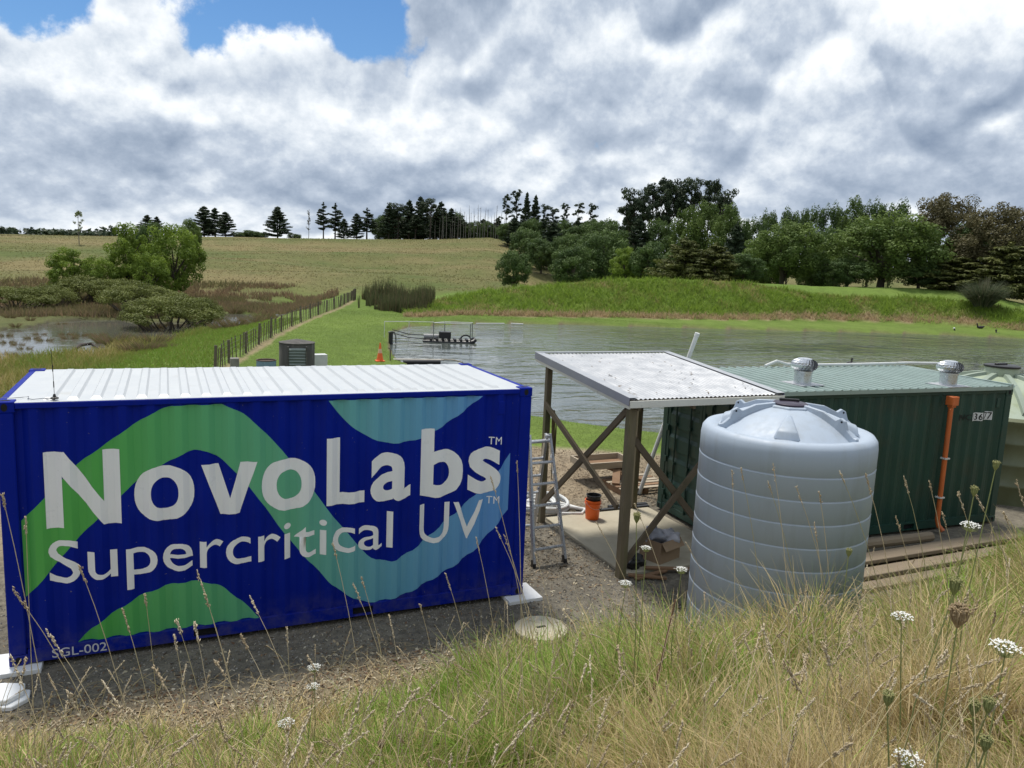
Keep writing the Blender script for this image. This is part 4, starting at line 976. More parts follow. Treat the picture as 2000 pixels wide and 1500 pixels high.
# ------------------------------------------------------------------ middle distance: fence, tanks, raft, ducks
M_POST = mat('fence_timber', (0.12, 0.10, 0.07), 0.9, var=0.3, vs=5, bump=0.4, bs=30)
M_WIRE = mat('fence_wire', (0.22, 0.22, 0.21), 0.5, 0.6)
fence = thing('wire_fence', 'timber post and batten wire fence between the lawn and the marsh', 'fence', (3.9, 26.8, hz(3.9, 26.8)))
fy = np.linspace(24.0, 79.0, 400); fx = fence_x(fy); arc = np.concatenate([[0], np.cumsum(np.hypot(np.diff(fx), np.diff(fy)))])
def fpt(s): y = float(np.interp(s, arc, fy)); x = float(fence_x(y)); return x, y, hz(x, y)
pm = MB().tube([(0, 0, -0.3), (0.01, 0, 1.12)], [0.07, 0.062], 8).build('post', M_POST, fence); bmh = MB().box((-0.02, -0.014, -0.03), (0.02, 0.014, 1.02)).build('batten', M_POST, fence)
fo = np.array(fence.location); s = 0.0; k = 0; tops = []
while s < arc[-1]:
    x, y, z = fpt(s)
    src = pm if k % 5 == 0 else bmh
    o = src if k in (0, 1) else link('post' if src is pm else 'batten', src.data, fence)
    o.location = (x-fo[0], y-fo[1], z-fo[2]); o.rotation_euler = (random.uniform(-0.06, 0.06), random.uniform(-0.06, 0.06), 0.3+random.uniform(-0.3, 0.3)); o.scale = (1, 1, random.uniform(0.9, 1.08)); k += 1; s += 0.74
for h in (0.22, 0.42, 0.62, 0.82, 1.0):
    pts = []
    for q in np.linspace(0, arc[-1], 60): x, y, z = fpt(q); pts.append((x, y, z+h))
    MB().tube(pts, 0.004, 4, cap=False).build('wire', M_WIRE, fence, world=True)
for i, q in enumerate((0.2, 0.9, 1.7, 2.4)):
    x, y, z = fpt(arc[-1]-q*1.1); o = link('post', pm.data, fence); o.location = (x+0.25-fo[0], y-fo[1], z-fo[2]); o.scale = (1.15, 1.15, 1.1)
# square concrete strainer, blue drum, concrete tank with louvre, white trough
q = PD(458, 700, 34.0); tag(MB().box((q[0]-0.17, q[1]-0.17, -0.9), (q[0]+0.17, q[1]+0.17, q[2]+0.02)).build('concrete_post', mat('grey_concrete', (0.22, 0.21, 0.19), 0.9, var=0.2), bevel=0.02), 'short square grey post at the near end of the fence', 'post')
q = PD(520, 704, 29.5); dr = thing('drum', 'blue steel drum with a rusty rim beside the dark tank', 'drum', (q[0], q[1], hz(q[0], q[1])))
hq = q[2]+0.03-dr.location.z
MB().lathe([(0.34, 0), (0.345, 0.3), (0.36, 0.31), (0.345, 0.33), (0.345, hq*0.66), (0.36, hq*0.66+0.01), (0.345, hq*0.66+0.03), (0.345, hq-0.03)], 32).build('barrel', mat('faded_blue_drum', (0.16, 0.24, 0.33), 0.6, var=0.15, vs=3, c2=(0.12, 0.06, 0.03), c2amt=(0.6, 0.7), c2scale=4), dr, smooth=True)
MB().lathe([(0.35, hq-0.03), (0.365, hq-0.01), (0.355, hq), (0.32, hq-0.01), (0.31, hq-0.05), (0, hq-0.06)], 32).build('rim', mat('rust', (0.06, 0.035, 0.025), 0.8), dr, smooth=True)
q = PD(580, 690, 31.0); zt = PD(580, 668, 31.0)[2]; zb_ = hz(q[0], q[1]); ct = thing('concrete_tank', 'round dark concrete tank with a louvred iron hatch by the lawn', 'tank', (q[0], q[1], zb_)); Ht = zt-zb_
M_CT = mat('blackened_concrete', (0.075, 0.070, 0.064), 0.9, var=0.3, vs=1.5, bump=0.4, bs=12, c2=(0.18, 0.17, 0.15), c2amt=(0.56, 0.72), c2scale=2.2, stretch=(3, 3, 0.8))
MB().lathe([(0.66, 0), (0.66, Ht-0.06), (0.64, Ht-0.03)], 48).build('wall', M_CT, ct, smooth=True)
MB().lathe([(0.675, Ht-0.03), (0.675, Ht), (0.0, Ht+0.13)], 48).build('cone_lid', M_CT, ct, smooth=True)
va = math.atan2(CAM[1]-q[1], CAM[0]-q[0])+0.02; M_LOUV = mat('green_grey_iron', (0.20, 0.23, 0.21), 0.5, 0.3, var=0.15)
ht_ = MB(); c, s = math.cos(va), math.sin(va)
def hp_(r, t, z): return (r*c-t*s, r*s+t*c, z)
for i in range(9):
    z = Ht-0.16-0.11*i; ht_.add([hp_(0.66, -0.30, z), hp_(0.66, 0.30, z), hp_(0.72, 0.30, z-0.075), hp_(0.72, -0.30, z-0.075), hp_(0.66, -0.30, z-0.11), hp_(0.66, 0.30, z-0.11)], [(0, 1, 2, 3), (3, 2, 5, 4)])
ht_.build('louvre_hatch', M_LOUV, ct)
fr_ = MB()
for t0, t1 in ((-0.36, -0.301), (0.301, 0.36)): fr_.add([hp_(0.60, t0, 0), hp_(0.745, t0, 0), hp_(0.745, t1, 0), hp_(0.60, t1, 0), hp_(0.60, t0, Ht-0.1), hp_(0.745, t0, Ht-0.1), hp_(0.745, t1, Ht-0.1), hp_(0.60, t1, Ht-0.1)], [(0, 1, 2, 3), (4, 5, 6, 7), (0, 1, 5, 4), (1, 2, 6, 5), (2, 3, 7, 6), (3, 0, 4, 7)])
fr_.build('hatch_frame', M_CT, ct)
q = PD(624, 694, 33.0); tag(MB().box((q[0]-0.28, q[1]-0.2, hz(q[0], q[1])-0.1), (q[0]+0.28, q[1]+0.2, q[2]+0.05), 0.1).build('concrete_block', mat('pale_block', (0.55, 0.56, 0.56), 0.7), bevel=0.01), 'pale flat-topped block beside the dark concrete tank', 'block')
lump('dirt_heap', (q[0]+0.7, q[1]-0.6, hz(q[0], q[1])-0.12), 0.55, mat('bare_dirt', (0.24, 0.17, 0.10), 0.95, var=0.3, vs=6, bump=0.8, bs=20), 'small heap of brown dirt beside the pale block', 'heap', 4, 0.45)
# traffic cone
cp = P(742, 706, -0.52); cz_ = hz(cp[0], cp[1]); cone = thing('traffic_cone', 'orange traffic cone on the lawn by the pond edge', 'cone', (cp[0], cp[1], cz_))
MB().box((-0.21, -0.21, 0.0), (0.21, 0.21, 0.045)).build('base', M_ORANGE, cone, bevel=0.015)
MB().lathe([(0.165, 0.046), (0.10, 0.40)], 28).build('lower_cone', M_ORANGE, cone, smooth=True); MB().lathe([(0.10, 0.401), (0.066, 0.60)], 28).build('reflective_band', mat('faded_band', (0.75, 0.45, 0.30), 0.5), cone, smooth=True); MB().lathe([(0.066, 0.601), (0.028, 0.88), (0.018, 0.89), (0, 0.89)], 28).build('upper_cone', M_ORANGE, cone, smooth=True)
q = P(762, 704, -0.5); tag(MB().tube([(q[0], q[1], q[2]-0.3), (q[0], q[1], q[2]+0.55), (q[0]-0.1, q[1], q[2]+0.62)], 0.03, 6).build('short_stake', M_POST), 'thin dark stake in the lawn edge beside the traffic cone', 'stake')
# pond edge: planks, mooring post, white pipe frames
M_WPIPE = mat('white_pipe', (0.60, 0.60, 0.58), 0.5)
a = P(768, 702, -0.62); b = P(868, 703, -0.62); m = MB(); m.beam(a, b, 0.30, 0.06); tag(m.build('jetty_plank', mat('grey_plank', (0.34, 0.32, 0.28), 0.8, var=0.2), bevel=0.01), 'grey plank at the near corner of the pond', 'plank')
a = P(788, 707, -0.7); b = P(860, 707, -0.7); tag(MB().tube([a, b], 0.10, 10).build('black_pipe', M_BLACK, smooth=True), 'black pipe floating along the jetty plank', 'pipe')
hpts = [P(862, 702, -0.6), P(885, 703, -0.55), P(902, 707, -0.6), P(908, 711, -0.7), P(900, 713, -0.78)]; tag(MB().tube(hpts, 0.035, 8).build('pond_hose', mat('tan_hose', (0.25, 0.22, 0.16), 0.6), smooth=True), 'curved hose running from the jetty plank into the pond', 'hose')
q = P(763, 672, -0.8); mp = thing('mooring_post', 'dark mooring post with hoses tied round it at the pond edge', 'post', tuple(q)); MB().tube([(0, 0, -0.6), (0, 0, 0.75)], 0.13, 10).build('post', M_BLACK, mp, smooth=True)
MB().tube([(-0.15, 0, 0.72), (0.0, -0.16, 0.78), (0.2, 0, 0.75), (0.32, 0.05, 0.5), (0.33, 0, 0.0), (0.3, 0, -0.1)], 0.045, 8).build('tied_hose', M_WIRE, mp, smooth=True)
def frame(name, pts_top, drops, label):
    o = thing(name, label, 'frame', tuple(pts_top[0]))
    MB().tube(pts_top, 0.020, 8).build('top_rail', M_WPIPE, o, smooth=True, world=True)
    for a, z in drops: MB().tube([a, (a[0], a[1], z)], 0.018, 8).build('leg', M_WPIPE, o, smooth=True, world=True)
a = PD(751, 628, 51.0); m_ = PD(799, 628, 52.0); b = PD(847, 629, 53.0); frame('pipe_frame', [a, m_, b], [(a, -0.7), (m_, -1.1), (b, -1.1)], 'long white pipe frame standing at the pond corner behind the mooring post')
a = PD(768, 672, 43.5); b = PD(862, 674, 44.0); frame('pipe_frame', [a, b], [(b, -1.1), (a, -1.0)], 'white pipe frame standing in the pond in front of the floating aerator')
# floating aerator
ra, rb = P(826, 664, -0.72), P(926, 667, -0.72); rc = 0.5*(ra+rb); raft = thing('floating_aerator', 'black floating aerator raft with pipe railings moored in the pond', 'raft', (rc[0], rc[1], POND_Z)); du = (rb-ra); Lr = np.linalg.norm(du); du = du/Lr; dv = np.array([-du[1], du[0], 0.0])
def rp_(u, v, z): return rc+du*u+dv*v+np.array([0, 0, z-rc[2]])
for v in (-0.45, 0.45):
    MB().tube([rp_(-Lr/2, v, POND_Z+0.02), rp_(Lr/2-0.4, v, POND_Z+0.02), rp_(Lr/2-0.1, v, POND_Z+0.10), rp_(Lr/2+0.05, v*0.8, POND_Z+0.22)], 0.13, 10).build('float', M_BLACK, raft, smooth=True, world=True)
for u in np.linspace(-Lr/2+0.5, Lr/2-0.5, 7): MB().beam(rp_(u, -0.55, POND_Z+0.20), rp_(u, 0.55, POND_Z+0.20), 0.16, 0.08).build('cross_beam', M_BLACK, raft, world=True)
bx_ = MB(); cen = rp_(-0.25, 0, POND_Z+0.24); bx_.box((cen[0]-0.38, cen[1]-0.3, cen[2]), (cen[0]+0.38, cen[1]+0.3, cen[2]+0.42), math.atan2(du[1], du[0])); bx_.build('motor_box', M_BLACK, raft, world=True, bevel=0.02)
mw = MB(); cen = rp_(-1.0, 0, POND_Z+0.16); mw.tube([rp_(-1.6, 0, POND_Z+0.32), rp_(-0.65, 0, POND_Z+0.32)], 0.17, 12); mw.build('motor', mat('grey_motor', (0.25, 0.25, 0.25), 0.5), raft, world=True, smooth=True)
up = [rp_(-1.0, -0.5, 0), rp_(-0.25, 0.5, 0), rp_(1.35, -0.5, 0), rp_(1.55, 0.5, 0)]
for q in up: MB().tube([(q[0], q[1], POND_Z+0.2), (q[0], q[1], POND_Z+1.25)], 0.03, 8).build('upright', M_WIRE, raft, world=True)
MB().tube([rp_(-1.0, -0.5, POND_Z+1.25), rp_(1.35, -0.5, POND_Z+1.25), rp_(1.55, 0.5, POND_Z+1.25), rp_(-0.25, 0.5, POND_Z+1.25), rp_(-1.0, -0.5, POND_Z+1.25)], 0.025, 8).build('hand_rail', M_WPIPE, raft, world=True)
MB().tube([rp_(Lr/2-0.55+0.35*math.cos(t), 0, POND_Z+0.15+0.32*math.sin(t)) for t in np.linspace(0, 2*math.pi, 20)], 0.05, 8).build('discharge_loop', M_BLACK, raft, world=True, smooth=True)
for i, (z0, z1, dz) in enumerate(((0.55, 0.35, 0.0), (0.35, 0.2, 0.25))):
    A = P(766, 660, -0.8)+np.array([0, 0, z0]); B = rp_(-Lr/2+0.2, 0.4*(1-2*i), POND_Z+z1); tag(MB().tube([A, 0.5*(A+B)-np.array([0, 0, 0.12]), B], 0.03, 6).build('mooring_line', M_BLACK), ('upper dark line from the mooring post to the aerator raft', 'lower dark line from the mooring post to the aerator raft')[i], 'line')
for (p0, p1, lb) in (((930, 632), (985, 632), 'white pipe lying along the far pond edge behind the aerator'), ((998, 632), (1022, 633), 'short white pipe at the far pond edge right of the aerator')):
    tag(MB().tube([P(*p0, -0.7), P(*p1, -0.7)], 0.05, 8).build('shore_pipe', M_WPIPE, smooth=True), lb, 'pipe')
# waterfowl
def duck(loc, rz, label, white=False, s=1.0):
    d = thing('duck', label, 'duck', loc, rz, 'ducks on and by the pond', s)
    m = MB().lathe([(0.0, -0.26), (0.06, -0.22), (0.13, -0.08), (0.14, 0.05), (0.09, 0.17), (0.03, 0.24), (0, 0.26)], 14); V = np.array(m.v); m.v = [(v[2], v[0], v[1]*0.75+0.09+0.06*(v[2] < -0.12)) for v in V]
    bd_ = MB(); bd_.add(m.v, m.f)
    bd_.tube([(0.17, 0, 0.10), (0.22, 0, 0.20), (0.23, 0, 0.29)], [0.06, 0.04, 0.04], 8); bd_.lathe([(0, -0.055), (0.045, -0.03), (0.055, 0), (0.045, 0.03), (0, 0.055)], 10, (0.25, 0, 0.31)); bd_.build('body', mat('duck_plumage', (0.02, 0.018, 0.016), 0.7), d, smooth=True)
    MB().add([(0.29, -0.018, 0.31), (0.29, 0.018, 0.31), (0.36, 0.02, 0.295), (0.36, -0.02, 0.295), (0.29, 0, 0.328)], [(0, 1, 2, 3), (0, 4, 1), (1, 4, 2), (4, 3, 2), (0, 3, 4)]).build('bill', mat('bill', (0.25, 0.15, 0.05), 0.5), d)
    if white: MB().lathe([(0, -0.06), (0.05, -0.03), (0.06, 0), (0.05, 0.03), (0, 0.06)], 10, (0.25, 0, 0.312)).build('white_head', M_WHITE, d, smooth=True)
q = P(1659, 713, POND_Z); duck((q[0], q[1], POND_Z-0.04), 0.4, 'small dark duck swimming in mid pond behind the iron roof', False, 1.3)
q = P(1872, 652, POND_Z); duck((q[0], q[1], POND_Z-0.04), 2.0, 'dark duck with a white head by the far bank', True, 1.8)
q = P(1948, 656, POND_Z); duck((q[0], q[1], POND_Z-0.02), 1.0, 'dark duck at the far bank, the rightmost one', False, 1.8)
q = P(1915, 641, -0.45); duck((q[0], q[1], hz(q[0], q[1])), 2.6, 'dark duck resting on the grass under the pampas clump', False, 1.6)
# driftwood branch in the marsh water
bp = [P(x, y, -1.42) for x, y in ((118, 698), (140, 691), (158, 686), (180, 684), (198, 688))]
bp = [b+np.array([0, 0, h]) for b, h in zip(bp, (0, 0.15, 0.35, 0.35, 0.1))]
tag(MB().tube(bp, [0.05, 0.09, 0.11, 0.09, 0.05], 8).build('fallen_branch', mat('bare_wood', (0.06, 0.05, 0.045), 0.9), smooth=True), 'dark fallen branch arching over the marsh water edge', 'branch')

# ------------------------------------------------------------------ vegetation builders
def unit(v): return v/(np.linalg.norm(v, axis=-1, keepdims=True)+1e-9)
def leaf_cloud(cen, rad, cnt, size, seed, shell=0.55, up=0.25, jit=0.8, asp=0.6, tintk=0.6):
    g = np.random.default_rng(seed); cen = np.asarray(cen, float); rad = np.asarray(rad, float)
    if rad.ndim == 1: rad = np.repeat(rad[:, None], 3, 1)
    cnt = np.asarray(cnt, int); idx = np.repeat(np.arange(len(cen)), cnt); n = len(idx)
    d = unit(g.normal(size=(n, 3))); rr = shell+(1-shell)*np.sqrt(g.random(n))
    pos = cen[idx]+rad[idx]*d*rr[:, None]
    nm = unit(d+np.array([0, 0, up])+jit*g.normal(size=(n, 3))*0.6)
    t = unit(np.cross(nm, unit(g.normal(size=(n, 3))))); b = np.cross(nm, t)
    s = size*(0.6+0.8*g.random(n))[:, None]
    V = np.stack([pos-t*s, pos-b*s*asp, pos+t*s, pos+b*s*asp], 1).reshape(-1, 3)
    F = np.arange(4*n).reshape(-1, 4)
    ct = g.random(len(cen)); tint = np.repeat(np.clip(tintk*ct[idx]+(1-tintk)*g.random(n), 0, 1), 4)
    return V, F, tint
def tubes_mesh(name, limbs, m, n=6):
    b = MB()
    for pts, r in limbs: b.tube(pts, r, n, cap=False)
    me = bpy.data.meshes.new(name); me.from_pydata(b.v, [], b.f); me.update(); me.materials.append(m)
    me.polygons.foreach_set('use_smooth', np.ones(len(me.polygons), dtype=bool)); return me
M_BARK = mat('bark', (0.075, 0.062, 0.048), 0.95, var=0.3, vs=2, bump=0.5, bs=10)
M_BARKP = mat('grey_bark', (0.13, 0.12, 0.105), 0.95, var=0.25, vs=2)
M_PINE = leafmat('pine_needles', (0.018, 0.033, 0.018), (0.053, 0.078, 0.033), 0.18)
M_PINE2 = leafmat('conifer_leaf', (0.050, 0.064, 0.018), (0.134, 0.144, 0.036), 0.2)
M_LEAFD = leafmat('dark_leaf', (0.045, 0.081, 0.029), (0.122, 0.182, 0.048), 0.28)
M_LEAFM = leafmat('mid_leaf', (0.066, 0.111, 0.028), (0.171, 0.236, 0.056), 0.32)
M_LEAFB = leafmat('bright_leaf', (0.092, 0.151, 0.024), (0.252, 0.344, 0.050), 0.38)
M_LEAFR = leafmat('brown_leaf', (0.072, 0.068, 0.032), (0.154, 0.134, 0.061), 0.25)
M_MANG = leafmat('mangrove_leaf', (0.085, 0.105, 0.024), (0.190, 0.215, 0.052), 0.25)
M_SPARSE = leafmat('thin_leaf', (0.13, 0.17, 0.06), (0.22, 0.26, 0.10), 0.4)
def k_broad(seed, H=12.0, W=10.0, m=None, n=46, leaf=0.30, per=170, tall=False, low=0.12):
    g = np.random.default_rng(seed); C = []; R = []
    zc = H*(0.52+low*0.5); rz = H*0.46*(1-low*0.6)
    while len(C) < n:
        d = unit(g.normal(size=3)); u = 0.35+0.65*g.random()**0.5
        c = np.array([d[0]*W*0.44*u, d[1]*W*0.44*u, zc+d[2]*rz*0.92*u])
        if c[2] < H*low: continue
        k = g.uniform(0.07, 0.12)*W; C.append(c); R.append((k, k, k*(1.45 if tall else 0.85)))
    V, F, t = leaf_cloud(C, R, [per]*n, leaf, seed, 0.5, 0.35)
    cm = mesh_from('crown', V, F, m, False, {'tint': t})
    limbs = [([(0, 0, -0.5), (0.05*W*g.normal()*0.3, 0, H*0.22), (0, 0.1, H*0.45)], [W*0.035, W*0.026, W*0.015])]
    for i in range(9):
        c = C[int(g.integers(n))]; limbs.append(([(0, 0, H*g.uniform(0.10, 0.35)), np.array(c)*np.array([0.5, 0.5, 0.75])+np.array([0, 0, H*0.05]), c], [W*0.016, W*0.010, W*0.003]))
    return tubes_mesh('trunk', limbs, M_BARK), cm, H, W
def k_pine(seed, H=14.0, W=7.5, bare=0.18, m=None, leaf=0.34, per=26, wid=0.9, skip=0.16):
    g = np.random.default_rng(seed); C = []; R = []; limbs = [([(0, 0, -0.6), (0.1, 0, H*0.5), (0, 0, H*0.99)], [H*0.020, H*0.012, H*0.002])]
    z = H*bare
    while z < H*0.985:
        f = (z/H-bare)/(1-bare); Lb = W*0.5*(1-f)**0.75*(0.55+0.45*min(1, f*5+0.35)); nb = 5
        for k in range(nb):
            if g.random() < skip: continue
            a = g.uniform(0, 2*math.pi); L = Lb*g.uniform(0.6, 1.12)+0.25; lift = g.uniform(0.02, 0.30)*L
            e = np.array([L*math.cos(a), L*math.sin(a), z+lift]); limbs.append(([(0, 0, z), e*0.5+np.array([0, 0, z*0.5-0.04*L]), e], [H*0.0045, H*0.003, H*0.001]))
            for q in (0.35, 0.6, 0.82, 1.0):
                if q*L < 0.4 and f < 0.8: continue
                C.append(np.array([e[0]*q, e[1]*q, z+lift*q*q+0.1])); rr = (0.30+0.14*L)*(1.15-0.35*q); R.append((rr*wid, rr*wid, rr*0.42))
        z += H*g.uniform(0.030, 0.055)
    C.append((0, 0, H)); R.append((0.3, 0.3, 0.7))
    V, F, t = leaf_cloud(C, R, [per]*len(C), leaf, seed, 0.35, 0.5, 0.7, 0.35)
    return tubes_mesh('trunk', limbs, M_BARK, 5), mesh_from('crown', V, F, m or M_PINE, False, {'tint': t}), H, W
def k_umbrella(seed, H=20.0, W=12.0):
    g = np.random.default_rng(seed); C = []; R = []; limbs = [([(0, 0, -0.5), (0.3, 0, H*0.4), (0, 0.3, H*0.9)], [H*0.022, H*0.016, H*0.005])]
    for i in range(22):
        a = g.uniform(0, 6.283); z0 = H*g.uniform(0.45, 0.80); L = W*0.5*g.uniform(0.35, 1.0); zt = z0+H*g.uniform(0.05, 0.2)
        if zt > H*0.96: zt = H*0.95
        e = np.array([L*math.cos(a), L*math.sin(a), zt]); limbs.append(([(0, 0, z0), (e[0]*0.5, e[1]*0.5, z0*0.6+zt*0.4), e], [H*0.008, H*0.005, H*0.002]))
        for q in range(3):
            o = g.normal(size=3)*np.array([0.9, 0.9, 0.35]); C.append(e*np.array([0.9, 0.9, 1])+o); k = g.uniform(0.8, 1.5); R.append((k, k, k*0.55))
    for i in range(8): C.append(np.array([g.normal()*1.6, g.normal()*1.6, H*g.uniform(0.86, 0.97)])); R.append((1.3, 1.3, 0.7))
    V, F, t = leaf_cloud(C, R, [60]*len(C), 0.36, seed, 0.35, 0.5, 0.7, 0.4)
    return tubes_mesh('trunk', limbs, M_BARK, 6), mesh_from('crown', V, F, M_PINE, False, {'tint': t}), H, W
def k_tuft(seed, H=15.0, W=5.0):
    g = np.random.default_rng(seed); C = []; R = []; limbs = [([(0, 0, -0.5), (0.15, 0.1, H*0.5), (0, 0, H)], [H*0.013, H*0.009, H*0.002])]
    for i in range(26):
        f = g.uniform(0.30, 1.0); z = H*f; a = g.uniform(0, 6.28); L = W*0.5*g.uniform(0.15, 1.0)*(1.15-0.6*f); e = np.array([L*math.cos(a), L*math.sin(a), z+0.25*L]); limbs.append(([(0, 0, z-0.2), e], [H*0.004, H*0.0015]))
        k = g.uniform(0.35, 0.95); C += [e, e*np.array([0.6, 0.6, 1])+np.array([0, 0, g.normal()*0.3])]; R += [(k, k, k*0.6), (k*0.7, k*0.7, k*0.5)]
    V, F, t = leaf_cloud(C, R, [34]*len(C), 0.30, seed, 0.3, 0.5, 0.7, 0.4)
    return tubes_mesh('trunk', limbs, M_BARK, 5), mesh_from('crown', V, F, M_PINE, False, {'tint': t}), H, W
def k_dead(seed, H=12.0):
    g = np.random.default_rng(seed); limbs = [([(0, 0, -0.5), (g.normal()*0.15, g.normal()*0.15, H*0.5), (g.normal()*0.3, g.normal()*0.3, H)], [0.17, 0.12, 0.035])]
    for i in range(12):
        z = H*g.uniform(0.35, 0.97); a = g.uniform(0, 6.28); L = g.uniform(0.3, 1.5)*(1.1-z/H*0.6); limbs.append(([(0, 0, z), (L*math.cos(a), L*math.sin(a), z+g.uniform(-0.1, 0.5))], [0.05, 0.015]))
    return tubes_mesh('trunk', limbs, M_BARKP, 5), None, H, 2.0
def k_sparse(seed, H=10.0, W=4.0, m=None, n=16, per=26):
    g = np.random.default_rng(seed); C = []; R = []; limbs = [([(0, 0, -0.5), (0.1, 0, H*0.5), (0, 0, H)], [0.13, 0.09, 0.02])]
    for i in range(n):
        z = H*g.uniform(0.35, 1.0); a = g.uniform(0, 6.28); L = W*0.5*g.uniform(0.3, 1)*(1.2-z/H); e = np.array([L*math.cos(a), L*math.sin(a), z+0.5]); limbs.append(([(0, 0, z-0.3), e], [0.04, 0.012])); C.append(e); R.append((0.5, 0.5, 0.5))
    V, F, t = leaf_cloud(C, R, [per]*n, 0.20, seed, 0.2, 0.3)
    return tubes_mesh('trunk', limbs, M_BARKP, 5), mesh_from('crown', V, F, m or M_SPARSE, False, {'tint': t}), H, W
def k_mangrove(seed, H=3.4, W=7.0):
    g = np.random.default_rng(seed); C = []; R = []
    for i in range(90):
        a = g.uniform(0, 6.283); u = math.sqrt(g.random()); x = W*0.44*u*math.cos(a); y = W*0.44*u*math.sin(a); z = H*(0.35+0.55*math.sqrt(max(0, 1-u*u)))*g.uniform(0.75, 1.05); k = g.uniform(0.40, 0.75); C.append((x, y, z)); R.append((k, k, k*0.7))
    V, F, t = leaf_cloud(C, R, [170]*90, 0.065, seed, 0.5, 0.5)
    limbs = []
    for i in range(26):
        c = np.array(C[int(g.integers(90))]); s = c*np.array([0.35, 0.35, 0])+np.array([g.normal()*0.4, g.normal()*0.4, -0.4]); limbs.append(([s, (s+c)*0.5+np.array([g.normal()*0.2, g.normal()*0.2, -0.1]), c], [0.09, 0.06, 0.025]))
    return tubes_mesh('trunk', limbs, M_BARK, 5), mesh_from('crown', V, F, M_MANG, False, {'tint': t}), H, W
KINDS = {
 'willow_a': lambda: k_broad(21, 11, 12, M_LEAFM, 140, 0.15, 180), 'willow_b': lambda: k_broad(22, 12, 11, M_LEAFM, 130, 0.15, 175),
 'poplar_a': lambda: k_broad(23, 15, 9.0, M_LEAFD, 110, 0.16, 130, True), 'poplar_b': lambda: k_broad(24, 15, 8.5, M_LEAFM, 120, 0.16, 130, True),
 'brown': lambda: k_broad(25, 15, 12, M_LEAFR, 170, 0.16, 170), 'dark_a': lambda: k_broad(26, 9, 10, M_LEAFD, 120, 0.145, 150, False, 0.02), 'dark_b': lambda: k_broad(27, 9, 9, M_LEAFD, 110, 0.145, 150, False, 0.02),
 'bright_a': lambda: k_broad(28, 8, 6.0, M_LEAFB, 100, 0.105, 150, False, 0.05), 'bright_b': lambda: k_broad(29, 8, 7.5, M_LEAFB, 110, 0.105, 150, False, 0.02),
 'totara': lambda: k_pine(30, 8, 9, 0.03, M_PINE2, 0.26, 30, 1.25), 'totara_b': lambda: k_pine(41, 9, 8, 0.03, M_PINE2, 0.26, 30, 1.2),
 'pine_a': lambda: k_pine(31), 'pine_b': lambda: k_pine(32, 15, 7, 0.28, None, 0.34, 28, 1.1, 0.3), 'pine_c': lambda: k_pine(33, 14, 9, 0.08, None, 0.34, 36, 1.2, 0.22), 'pine_thin': lambda: k_pine(34, 15, 3.8, 0.34, None, 0.30, 16), 'pine_ragged': lambda: k_tuft(37), 'pine_ragged_b': lambda: k_tuft(47, 15, 6.0),
 'umbrella_a': lambda: k_umbrella(35), 'umbrella_b': lambda: k_umbrella(36, 20, 10),
 'dead_a': lambda: k_dead(38), 'dead_b': lambda: k_dead(39, 13), 'dead_c': lambda: k_dead(40, 11),
 'sparse': lambda: k_sparse(42), 'bare_poplar': lambda: k_sparse(43, 11, 2.4, M_LEAFR, 26, 10), 'mang_a': lambda: k_mangrove(44), 'mang_b': lambda: k_mangrove(45), 'mang_c': lambda: k_mangrove(46, 3.2, 6.0)}
ORD = 'first second third fourth fifth sixth seventh eighth ninth tenth eleventh twelfth thirteenth fourteenth fifteenth sixteenth seventeenth eighteenth nineteenth twentieth twenty-first twenty-second twenty-third twenty-fourth twenty-fifth twenty-sixth'.split()
_cache = {}
def plant(kind, name, px, top, D, wpx, label, group=None, cat='tree', base=None, hs=None):
    """stand a tree on the terrain D metres out, as tall and as wide as surveyed"""
    if kind not in _cache: _cache[kind] = KINDS[kind]()
    tm, cm, H, W = _cache[kind]
    if base is not None: q = P(px, base, hs if hs is not None else -1.4); D = math.hypot(q[0]-CAM[0], q[1]-CAM[1])
    if base is None and px > 1130 and D < 200: D = max(D, float(np.interp(az_of(px), _maz, _mrf))+15.0+(D-94.0)*0.45)
    q = PD(px, top, D); z0 = hz(q[0], q[1]); h = max(q[2]-z0, 0.6)
    w = (wpx/FPX*D/W) if wpx else h/H
    o = thing(name, label, cat, (q[0], q[1], z0), random.uniform(0, 6.28), group, (w, w, h/H))
    if tm is not None: link('trunk', tm, o)
    if cm is not None: link('crown', cm, o)
    return o
